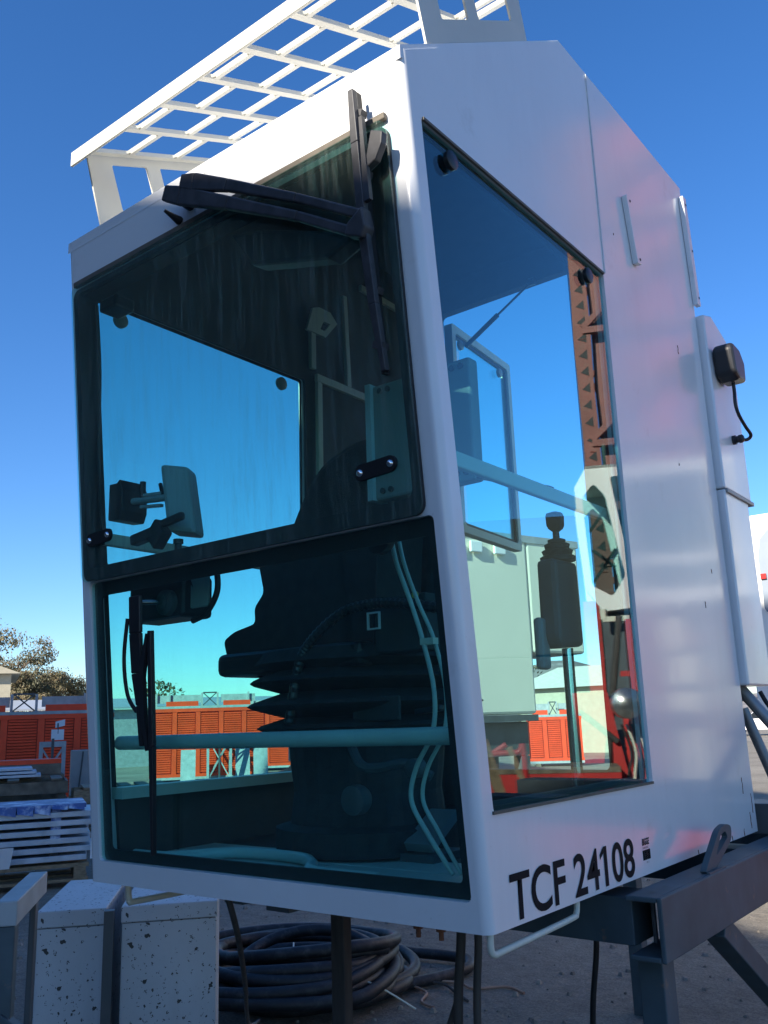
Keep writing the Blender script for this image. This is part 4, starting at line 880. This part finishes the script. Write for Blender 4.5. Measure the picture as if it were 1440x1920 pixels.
# far buildings
fb = thing('beige_building', (-39, 18, 0), 'beige gabled building at the left picture edge', 'building')
d_ = Vector((.473, .881, 0)); e_ = Vector((-.881, .473, 0)); p = Vector((-38.2, 20.6, 0))
MB().hexa([p - d_ * 12, p, p + e_ * 8, p - d_ * 12 + e_ * 8] + [q + Vector((0, 0, 4.25)) for q in (p - d_ * 12, p, p + e_ * 8, p - d_ * 12 + e_ * 8)]).build('wall', BEIGE, fb)
MB().prism([p + d_ * .4 - d_ * 12.8 - e_ * .4 + Vector((0, 0, 4.26)), p + d_ * .4 - e_ * .4 + Vector((0, 0, 4.26)), p + d_ * .4 - d_ * 2 - e_ * .4 + Vector((0, 0, 5.0)), p - d_ * 8 - e_ * .4 + Vector((0, 0, 6.3))], e_ * 8.8).build('roof', BEIGE, fb)
sh = thing('grey_shed', (-33, 25, 0), 'long low grey metal roofed shed behind the orange cages', 'shed')
a, b = Vector((-36.5, 13.5, 0)), Vector((-28.0, 33.2, 0)); dv = (b - a).normalized(); ev = Vector((-dv.y, dv.x, 0))
MB().hexa([a, b, b + ev * 7, a + ev * 7] + [q + Vector((0, 0, 2.45)) for q in (a, b, b + ev * 7, a + ev * 7)]).build('wall', GALV, sh)
MB().hexa([q + Vector((0, 0, 2.47)) for q in (a - ev * .3, b - ev * .3)] + [q + Vector((0, 0, 2.95)) for q in (b + ev * 3.5, a + ev * 3.5)] + [q + Vector((0, 0, 2.55)) for q in (a - ev * .3, b - ev * .3)] + [q + Vector((0, 0, 3.03)) for q in (b + ev * 3.5, a + ev * 3.5)]).build('roof', mat('shed_roof', (.34, .37, .40), .5), sh)
pbld = thing('pale_roofed_building', (-16.5, 36, 0), 'low building with a pale hipped roof seen through the rear opening', 'building')
MB().box((-19.6, 34.6, 0), (-13.8, 40, 2.75)).build('wall', BEIGE, pbld)
MB().hexa([(-20, 34.2, 2.76), (-13.4, 34.2, 2.76), (-13.4, 40.4, 2.76), (-20, 40.4, 2.76), (-18.6, 36.6, 3.75), (-16.5, 36.6, 3.75), (-16.5, 38, 3.75), (-18.6, 38, 3.75)]).build('roof', ROOFING, pbld)

# trees
def tree(p, hh, cr, label, m, seed, zb=.45, dens=1500, ls=.34):
    rg = random.Random(seed); c = thing('tree', p, label, 'tree', 'trees beyond the orange cages'); p = Vector(p)
    tk = MB(); tips = []
    tk.tube(smooth_path([p, p + Vector((.1, .05, hh * .25)), p + Vector((-.1, .1, hh * .5)), p + Vector((.05, 0, hh * .78))]), [.20 - .0085 * i for i in range(19)], 8)
    for i in range(17):
        z = hh * rg.uniform(.3, .75); a = rg.uniform(0, 6.28); r = cr * rg.uniform(.5, .95); e = p + Vector((math.cos(a) * r, math.sin(a) * r, min(hh * .97, z + hh * rg.uniform(.1, .26))))
        s_ = p + Vector((0, 0, z)); mid = s_.lerp(e, .5) + Vector((0, 0, -.1 * r)); tk.tube([s_, mid, e], [.07, .05, .02], 6); tips.append(e); tips.append(s_.lerp(e, .65) + Vector((0, 0, .3)))
    tips.append(p + Vector((0, 0, hh * .95))); tips.append(p + Vector((.3, .2, hh * .8)))
    tk.build('trunk', BARK, c, smooth=True)
    cw = MB(); cl = [(t, cr * rg.uniform(.16, .34)) for t in tips for _ in (0, 1)]; cl = [(t + Vector((rg.uniform(-.3, .3), rg.uniform(-.3, .3), rg.uniform(-.2, .3))) * cr * .5, r) for t, r in cl]
    for i in range(dens):
        t, r = cl[rg.randrange(len(cl))]; q = Vector((rg.gauss(0, 1), rg.gauss(0, 1), rg.gauss(0, .8))).normalized() * r * rg.random() ** .45 + t
        if q.z < hh * zb * .55: continue
        s_ = ls * rg.uniform(.5, 1.15); x = Vector((rg.uniform(-1, 1), rg.uniform(-1, 1), rg.uniform(-1, 1))).normalized(); y = x.orthogonal().normalized()
        cw.add([q - x * s_ * .5, q + y * s_ * .22, q + x * s_ * .5, q - y * s_ * .22 + Vector((0, 0, -.05))], [(0, 1, 2, 3)])
    cw.build('crown', m, c)
tree((-65.4, 33.6, 0), 10.2, 3.7, 'tallest tree, olive brown eucalyptus beside the beige building', LEAF, 1, dens=10000, ls=.24)
tree((-56.6, 32.6, 0), 5.7, 1.9, 'small dark eucalyptus right of the tallest tree', LEAF, 2, dens=8000, ls=.2)
tree((-66.6, 40.2, 0), 6.3, 3.0, 'broad yellowish tree left of the cab pillar', LEAF2, 3, dens=9000, ls=.22)
tree((-66.3, 42.9, 0), 5.2, 1.7, 'low rounded tree touching the cab pillar', LEAF2, 4, dens=6000, ls=.2)
tree((-59.9, 33.3, 0), 8.5, 2.7, 'grey green eucalyptus standing between the tallest tree and the small dark one', LEAF, 9, dens=7000, ls=.2)
for i, (x, y, hh) in enumerate(((-40, 70, 6.5), (-30, 78, 5.5), (-72, 55, 6), (60, 60, 8), (40, 80, 7), (80, 30, 8))):
    tree((x, y, 0), hh, 2.5, ('distant bushy tree right of the grey shed', 'lower distant bushy tree behind the white cars', 'distant bushy tree left of the beige building', 'tall tree far right of the white pickup', 'tall tree behind the red lattice mast', 'tall tree far off on the right beyond the flatbed')[i], LEAF, 20 + i, dens=500, ls=.5)

# ---------------------------------------------------------------- right edge: trailer, parked cars
tr = thing('white_box_trailer', (-1, 12, 0), 'tall white box trailer at the right picture edge behind the cab', 'trailer')
MB().box((-2.06, 9.12, 1.56), (1.2, 17, 3.79)).build('box_body', TRAILER, tr, bevel=.02)
MB().box((-1.9, 9.4, 1.18), (1.0, 16.8, 1.555)).build('chassis', DKGREY_P, tr)
MB().plate([(-1.845, 2.70), (-1.825, 2.66), (-1.55, 2.66), (-1.55, 3.60), (-1.70, 3.60), (-1.80, 3.50), (-1.845, 3.30)], [], lambda a, b, o: Vector((a, 9.118 - o, b)), .03).build('shadow_panel', SHADOW_GREY, tr)  # shadow-like shape on the trailer face, put in as a blue-grey panel
MB().box((-1.84, 9.06, 3.03), (-1.78, 9.086, 3.09)).build('marker_light', RED_LENS, tr)
for x in (-1.7, .6):
    for y in (10.4, 15.5): 
        w = MB().lathe([(.3, 0), (.5, .02), (.5, .26), (.3, .28)], (x, y, .5), (1, 0, 0), 24).build('wheel', TYRE, tr)
MB().box((-1.85, 9.3, .0), (-1.7, 9.45, 1.175)).build('landing_leg', DKGREY_P, tr)
WARM_LIT = mat('warm_lit_trailer_skin', (.84, .77, .60), .45, var=.05, vscale=1.5)  # white trailer skin with the sun's warmth put into its colour
gt = thing('gooseneck_trailer', (-4.2, 6.9, 0), 'white stepped box trailer seen through the side window beyond the rear opening', 'trailer')
gA, gB, gC = Vector((-4.13, 5.92, 0)), Vector((-3.78, 7.10, 0)), Vector((-3.50, 7.93, 0)); gd_ = Vector((.30, .954, 0)).normalized(); ge = Vector((-gd_.y, gd_.x, 0))
GP = lambda a, b, z: gA + gd_ * a + ge * b + Vector((0, 0, z))
def gbox(a0, a1, b0, b1, z0, z1): return MB().hexa([GP(a, b, z) for z in (z0, z1) for a, b in ((a0, b0), (a1, b0), (a1, b1), (a0, b1))])
gbox(-.12, 1.256, 0, .8, 1.62, 3.52).build('box_body', WARM_LIT, gt, bevel=.03); gbox(1.258, 2.06, 0, .8, 2.26, 3.52).build('nose', WARM_LIT, gt, bevel=.03)
gbox(-.13, 2.07, -.012, .02, 3.47, 3.55).build('top_rail', GALV, gt); gbox(-.12, 1.256, -.012, .02, 1.55, 1.615).build('bottom_rail', DKGREY_P, gt)
for a in (.12, .42, .75): gbox(a, a + .16, -.05, -.015, 3.30, 3.42).build('roof_clip', TRAILER, gt, bevel=.01)
for a in (.55,):
    w = MB().lathe([(.3, 0), (.48, .02), (.48, .26), (.3, .28)], GP(a, .05, .48), ge, 24).build('wheel', TYRE, gt); MB().lathe([(.26, 0), (.2, .03), (.08, .04)], GP(a, .06, .48), -ge, 20).build('rim', GALV, w)
gbox(-.05, 1.2, .1, .7, 1.2, 1.545).build('chassis', DKGREY_P, gt)
for b in (.1, .6): gbox(1.08, 1.2, b, b + .12, 0, 1.195).build('landing_leg', DKGREY_P, gt)
def car(p, ax, L, label, paint, van=False, name='parked_car'):
    p = Vector(p); ax = Vector(ax).normalized(); ay = Vector((-ax.y, ax.x, 0)); c = thing(name, p, label, 'car', 'vehicles parked far across the yard')
    hw = .88; P = lambda a, b, z: p + ax * a + ay * b + Vector((0, 0, z))
    prof = [(-L / 2, .35), (-L / 2, .85), (-L * .42, .95), (-L * .18, 1.0), (-L * .18, 1.0), (L * .42, .98), (L / 2, .9), (L / 2, .35)]
    MB().prism([P(a, -hw, z) for a, z in prof], ay * 2 * hw).build('body', paint, c, bevel=.05)
    cp = [(-L * .22, 1.0), (-L * .08, 1.46), (L * .28, 1.48), (L * (.46 if van else .40), 1.0)]
    MB().prism([P(a, -hw + .1, z) for a, z in cp], ay * (2 * hw - .2)).build('cabin', paint, c, bevel=.04)
    for s in (-hw + .095, hw - .105): MB().prism([P(a * .93, s, z * .93 + .09) for a, z in cp], ay * .01).build('side_glass', CAR_GLASS, c)
    for a in (-L * .32, L * .32):
        for s in (-hw - .01, hw - .19): MB().lathe([(.2, 0), (.33, .02), (.33, .18), (.2, .2)], P(a, s, .33), ay, 18).build('wheel', TYRE, c)
WHC = mat('white_car_paint', (.75, .75, .75), .3, coat=.6); DKC = mat('dark_car_paint', (.03, .035, .045), .3, coat=.6)
car((-15.2, 56.2, 0), (1, .2, 0), 4.4, 'white car parked far off at the right picture edge', WHC)
car((-10.2, 57.5, 0), (1, .2, 0), 4.4, 'dark car parked far off beside a white car', DKC)
car((-20.5, 58.5, 0), (1, .2, 0), 4.6, 'white estate car parked far off behind the crane cab', WHC, True)

# ---------------------------------------------------------------- what the right-hand glass mirrors: yard to the right
dc = thing('dark_backdrop', (7, 13, 0), 'added tall dark green container stack to the right of the yard', 'container stack')  # dark stack added so the side glass mirrors less sky
c1, c2 = Vector((8.6, 11.42, 0)), Vector((5.75, 13.06, 0)); ca = (c2 - c1).normalized(); cb = Vector((-ca.y, ca.x, 0))
if cb.y < 0: cb = -cb
for z0, z1 in ((.1, 2.6), (2.62, 5.1)):
    MB().hexa([c1 + Vector((0, 0, z0)), c2 + Vector((0, 0, z0)), c2 + cb * 2.4 + Vector((0, 0, z0)), c1 + cb * 2.4 + Vector((0, 0, z0)), c1 + Vector((0, 0, z1)), c2 + Vector((0, 0, z1)), c2 + cb * 2.4 + Vector((0, 0, z1)), c1 + cb * 2.4 + Vector((0, 0, z1))]).build('backdrop', mat('dark_green_backdrop', (.022, .028, .026), .6), dc, bevel=.02)
pk = car((11.5, 15.5, 0), (-.5, 1, 0), 5.0, 'white pickup parked to the right of the yard beyond the red mast', WHC, True, 'pickup_truck')
tm = thing('tower_mast', (3.4, 11.2, 0), 'faded red lattice tower crane mast to the right of the yard', 'crane mast')
mo = Vector((4.30, 10.41, 0)); ma = Vector((-.906, .423, 0)); mb_ = Vector((.423, .906, 0)); mw = 1.8; mh = 11
for a in (0, mw):
    for b in (0, mw):
        p = mo + ma * a + mb_ * b
        MB().obox(p + Vector((0, 0, mh / 2)), ma * .11, mb_ * .02, (0, 0, mh / 2)).obox(p + mb_ * .105 + Vector((0, 0, mh / 2)), ma * .02, mb_ * .085, (0, 0, mh / 2)).build('chord', SALMON, tm)
        tr_ = MB()
        for i in range(26):
            z = 3.6 + i * .27; q = p - mb_ * .0215; tr_.prism([q + ma * .045 + Vector((0, 0, z)), q + ma * .045 + Vector((0, 0, z + .16)), q - ma * .075 + Vector((0, 0, z + .06))], -mb_ * .004)
        tr_.build('climbing_notch', BLACK, tm)
for k, (a0, a1, m_) in enumerate(((.13, .34, SALMON), (.38, .46, REDM), (.50, .80, SALMON), (.84, 1.3, REDM))):
    MB().obox(mo + ma * (a0 + a1) / 2 + mb_ * (.16 + .05 * (k % 2)) + Vector((0, 0, 5.8)), ma * (a1 - a0) / 2, mb_ * .012, (0, 0, 5.2)).build('guide_sheet', m_, tm)
for i in range(6):
    z0, z1 = i * 1.8 + .1, i * 1.8 + 1.8
    for s, e in (((0, 0), (mw, 0)), ((mw, 0), (mw, mw)), ((mw, mw), (0, mw)), ((0, mw), (0, 0))):
        A = mo + ma * s[0] + mb_ * s[1]; B = mo + ma * e[0] + mb_ * e[1]
        MB().bar(A + Vector((0, 0, z0)), B + Vector((0, 0, z0)), .10, .10).build('strut', SALMON, tm)
        MB().bar(A + Vector((0, 0, z0 + .05)), B + Vector((0, 0, z1)), .09, .09).build('diagonal', SALMON, tm)
sc_ = thing('second_crane_cab', (2.6, 6.8, 0), 'smaller white crane cab with angled windows facing the large one', 'crane cab')
so = Vector((2.86, 6.66, 0)); sa = Vector((-.90, .435, 0)); sb = Vector((.435, .90, 0))
def SP(a, b, z): return so + sa * a + sb * b + Vector((0, 0, z))
pts = [(0.02, 2.78), (.16, 2.58), (1.5, 2.66), (1.5, 4.04), (.10, 4.04), (-.02, 3.85)]
win = [rpoly([(.07, 2.84), (.26, 2.72), (.40, 2.92), (.28, 3.74), (.17, 3.88), (.05, 3.74)], .04, 4), rpoly([(.47, 2.76), (1.3, 2.76), (1.3, 3.02), (.46, 3.02)], .04, 4), rpoly([(.44, 3.10), (1.3, 3.10), (1.3, 3.94), (.34, 3.94)], .04, 4)]
MB().plate(pts, win, lambda a, b, o: SP(a, o, b), .05).build('side_panel', TRAILER, sc_)
MB().plate(pts, win, lambda a, b, o: SP(a, 1.1 + o, b), .05).build('side_panel', TRAILER, sc_)
for wl_ in win: MB().plate([(c[0], c[1]) for c in wl_], [], lambda a, b, o: SP(a, .02 + o, b), .006).build('window', GLASS, sc_)
MB().hexa([SP(.10, .05, 4.0), SP(1.5, .05, 4.0), SP(1.5, 1.1, 4.0), SP(.10, 1.1, 4.0), SP(.10, -.03, 4.06), SP(1.5, -.03, 4.06), SP(1.5, 1.18, 4.06), SP(.10, 1.18, 4.06)]).build('roof', TRAILER, sc_)
MB().hexa([SP(.16, .05, 2.58), SP(1.5, .05, 2.62), SP(1.5, 1.1, 2.62), SP(.16, 1.1, 2.58), SP(.16, .05, 2.64), SP(1.5, .05, 2.68), SP(1.5, 1.1, 2.68), SP(.16, 1.1, 2.64)]).build('floor', GALV, sc_)
MB().hexa([SP(.45, .5, 2.7), SP(1.4, .5, 2.7), SP(1.4, 1.0, 2.7), SP(.45, 1.0, 2.7), SP(.38, .5, 3.7), SP(1.4, .5, 3.7), SP(1.4, 1.0, 3.7), SP(.38, 1.0, 3.7)]).build('dark_filler', DARKGREY, sc_)  # dark block added inside so the windows look dark
for q_ in ((.1, 2.95, .36, 3.3), (.12, 3.3, .34, 3.1), (.1, 3.5, .3, 3.75)): MB().bar(SP(q_[0], .6, q_[1]), SP(q_[2], .6, q_[3]), .03, .03).build('interior_strut', DARKGREY, sc_)
MB().bar(SP(.14, 0, 2.50), SP(.4, 0, 2.5), .05, .05).bar(SP(.16, 0, 2.5), SP(.16, 0, 2.60), .05, .05, (1, 0, 0)).build('step', CREAM, sc_)
MB().box(SP(.3, .3, 0) - Vector((.12, .12, 0)), SP(.3, .3, 2.57) + Vector((.12, .12, 0))).build('support', DKGREY_P, sc_)
MB().box(SP(1.2, .5, 0) - Vector((.12, .12, 0)), SP(1.2, .5, 2.57) + Vector((.12, .12, 0))).build('support', DKGREY_P, sc_)
rm = thing('red_slewing_machine', (2.7, 7.3, 0), 'dark red slewing machine frame with hoist drum under the second cab', 'crane machinery')
def RP(a, b, z): return Vector((3.20, 7.08, 0)) + sa * a + sb * b + Vector((0, 0, z))
MB().hexa([RP(.10, 0, 0), RP(.26, 0, 0), RP(.26, 1.2, 0), RP(.10, 1.2, 0), RP(.10, 0, 2.75), RP(.26, 0, 2.75), RP(.26, 1.2, 2.75), RP(.10, 1.2, 2.75)]).build('frame_column', REDM, rm)
for i in range(4):
    for j in range(3): MB().hexa([RP(.225 + .30 * j, .05, .9 + .42 * i), RP(.515 + .30 * j, .05, .9 + .42 * i), RP(.515 + .30 * j, .09, .9 + .42 * i), RP(.225 + .30 * j, .09, .9 + .42 * i), RP(.225 + .30 * j, .05, 1.31 + .42 * i), RP(.515 + .30 * j, .05, 1.31 + .42 * i), RP(.515 + .30 * j, .09, 1.31 + .42 * i), RP(.225 + .30 * j, .09, 1.31 + .42 * i)]).build('grey_panel', DKGREY_P, rm)
MB().hexa([RP(0, -1.02, 1.0), RP(.38, -1.02, 1.0), RP(.38, -.98, 1.0), RP(0, -.98, 1.0), RP(-.08, -1.02, 1.79), RP(.24, -1.02, 1.79), RP(.24, -.98, 1.79), RP(-.08, -.98, 1.79)]).build('red_plate', REDM, rm)
MB().lathe([(.02, 0), (.10, .02), (.13, .05), (.13, .16), (.08, .2), (.03, .22)], RP(.36, -1.25, 1.68), -sb - Vector((.25, 0, 0)), 24).build('drum', mat('scuffed_steel', (.6, .6, .58), .3, metal=.9, var=.2, vscale=20), rm, smooth=True)
for a in (.57, .70): MB().bar(RP(a, -.95, .73), RP(a - .03, -.95, 2.62), .07, .05).build('ladder_rail', REDM, rm)
for i in range(9): MB().bar(RP(.57 - .003 * i, -.95, .8 + .2 * i), RP(.70 - .003 * i, -.95, .8 + .2 * i), .03, .03).build('rung', REDM, rm)
MB().hexa([RP(-.6, -1.3, .35), RP(1.6, -1.3, .35), RP(1.6, .9, .35), RP(-.6, .9, .35), RP(-.6, -1.3, .72), RP(1.6, -1.3, .72), RP(1.6, .9, .72), RP(-.6, .9, .72)]).build('base_frame', REDM, rm)
MB().tube([RP(-.02, -1.06, 1.62), RP(.3, -1.06, 1.35)], .025, 8).tube([RP(.42, -.7, 2.5), RP(.16, -1.1, 1.0)], .035, 10).build('hydraulic_rod', BROWN, rm)
for a in range(5): MB().tube(smooth_path([RP(.34 + .04 * a, -1.05, 1.5), RP(.40 + .04 * a, -1.08, 1.25), RP(.36 + .05 * a, -1.1, 1.0), RP(.5, -1.1, .78)]), .012, 6).build('hose', CREAM if a % 2 else BLACK, rm, smooth=True)
fd = thing('red_flatbed', (2.9, 5.7, 0), 'red flatbed frame with weathered plank deck beside the second cab', 'flatbed')
fo_ = Vector((3.45, 5.15, 0)); fa = Vector((-.885, .466, 0)); fb_ = Vector((.466, .885, 0))
FP = lambda a, b, z: fo_ + fa * a + fb_ * b + Vector((0, 0, z))
for i in range(6): MB().hexa([FP(0, .15 * i, 1.12), FP(1.35, .15 * i, 1.12), FP(1.35, .15 * i + .14, 1.12), FP(0, .15 * i + .14, 1.12), FP(0, .15 * i, 1.165), FP(1.35, .15 * i, 1.165), FP(1.35, .15 * i + .14, 1.165), FP(0, .15 * i + .14, 1.165)]).build('deck_board', WOOD_OLD, fd)
MB().hexa([FP(0, -.01, .88), FP(1.35, -.01, .88), FP(1.35, .9, .88), FP(0, .9, .88), FP(0, -.01, 1.118), FP(1.35, -.01, 1.118), FP(1.35, .9, 1.118), FP(0, .9, 1.118)]).build('side_rail', REDM, fd)
for a in (.15, 1.2):
    for b in (.1, .8): MB().box(FP(a, b, 0) - Vector((.06, .06, 0)), FP(a, b, .879) + Vector((.06, .06, 0))).build('leg', DKGREY_P, fd)
pf = thing('red_pipe_guard', (2.35, 4.1, 0), 'bright red bent pipe guard in front of the flatbed', 'pipe guard')
MB().tube(smooth_path([(2.60, 4.0, .0), (2.58, 4.0, 1.25), (2.52, 4.03, 1.33), (2.30, 4.15, 1.35), (2.255, 4.17, 1.30), (2.25, 4.175, 0)], 6), .022, 10).build('pipe', REDM, pf, smooth=True)
MB().tube([(2.45, 4.08, 1.35), (2.36, 4.12, 1.41)], .02, 8).build('stub', REDM, pf)
for i, (a, b, lab) in enumerate((((1.72, 2.72, 1.52), (1.60, 2.84, 1.0), 'leftmost pale wooden stake leaning beside the flatbed'), ((1.69, 2.76, 1.48), (1.58, 2.85, 1.0), 'middle pale wooden stake leaning beside the flatbed'), ((1.58, 2.825, 1.44), (1.45, 2.90, 1.0), 'rightmost pale wooden stake leaning beside the flatbed'))):
    a, b = Vector(a), Vector(b); d = (b - a).normalized(); b2 = a + d * (a.z / -d.z)
    tag(MB().bar(a, b2, .03, .03).build('wooden_stake', WOOD), lab, 'stake', 'wooden stakes')

wt = thing('reflection_stack', (1.25, 4.63, 0), 'added stack of cream blocks on a rack, mirrored as bright patches in the cab paint', 'reflection stack')  # added out of view so the side paint mirrors bright patches
wa = Vector((-.94, .34, 0)); wbv = Vector((.34, .94, 0)); REFL_CREAM = mat('refl_cream', (.80, .76, .62), .8, var=.12, bump=.02, bscale=9)
for zc, hz, off, hw in ((1.23, .25, .02, .075), (1.66, .08, -.01, .10), (1.86, .10, .0, .085), (2.10, .12, -.05, .07)):
    MB().obox(Vector((1.24, 4.63, zc)) + wa * off, wa * hw, wbv * .22, (0, 0, hz)).build('sack', REFL_CREAM, wt, bevel=.035, seg=3)  # cream blocks, placed for their reflection
for zc in (.95, 1.53, 1.75): MB().obox((1.24, 4.63, zc), wa * .15, wbv * .25, (0, 0, .015)).build('shelf', DKGREY_P, wt)
for i in (-.14, .14):
    for j in (-.22, .22): q = Vector((1.24, 4.63, 0)) + wa * i + wbv * j; MB().box(q - Vector((.015, .015, 0)), q + Vector((.015, .015, 1.78))).build('upright', DKGREY_P, wt)
for a, z0, z1 in ((.40, .73, 1.75), (.50, .73, 2.45)): MB().bar(RP(a, -.9, z0), RP(a, -.9, z1), .05, .06).build('red_stanchion', REDM, rm)
for z in (.95, 1.3, 1.95): MB().bar(RP(.38, -.87, z), RP(.66, -.87, z), .04, .05).build('red_crossbar', REDM, rm)

MB().lathe([(.03, 0), (.035, .01), (.035, .04), (.02, .045)], (-.494, .24, 1.417), (0, -1, 0), 16).build('valve_block', DKGREY_P, seat, smooth=True)
MB().tube(smooth_path([(-.56, .27, 1.56), (-.50, .24, 1.50), (-.44, .23, 1.49), (-.36, .24, 1.50), (-.30, .26, 1.47)]), .012, 8).build('air_hose', DKGREY_P, seat, smooth=True)
MB().lathe([(.022, 0), (.022, .03), (.015, .035)], (-.316, .235, 1.491), (0, -1, 0), 14).build('hose_coupling', DKGREY_P, seat, smooth=True)
MB().box((-.55, .275, 1.60), (-.40, .285, 1.66)).build('seat_plate', DARKGREY, seat, bevel=.004)
MB().bar((-.33, .25, 1.617), (-.255, .25, 1.625), .02, .014).build('height_lever', BLACKP, seat, bevel=.004)
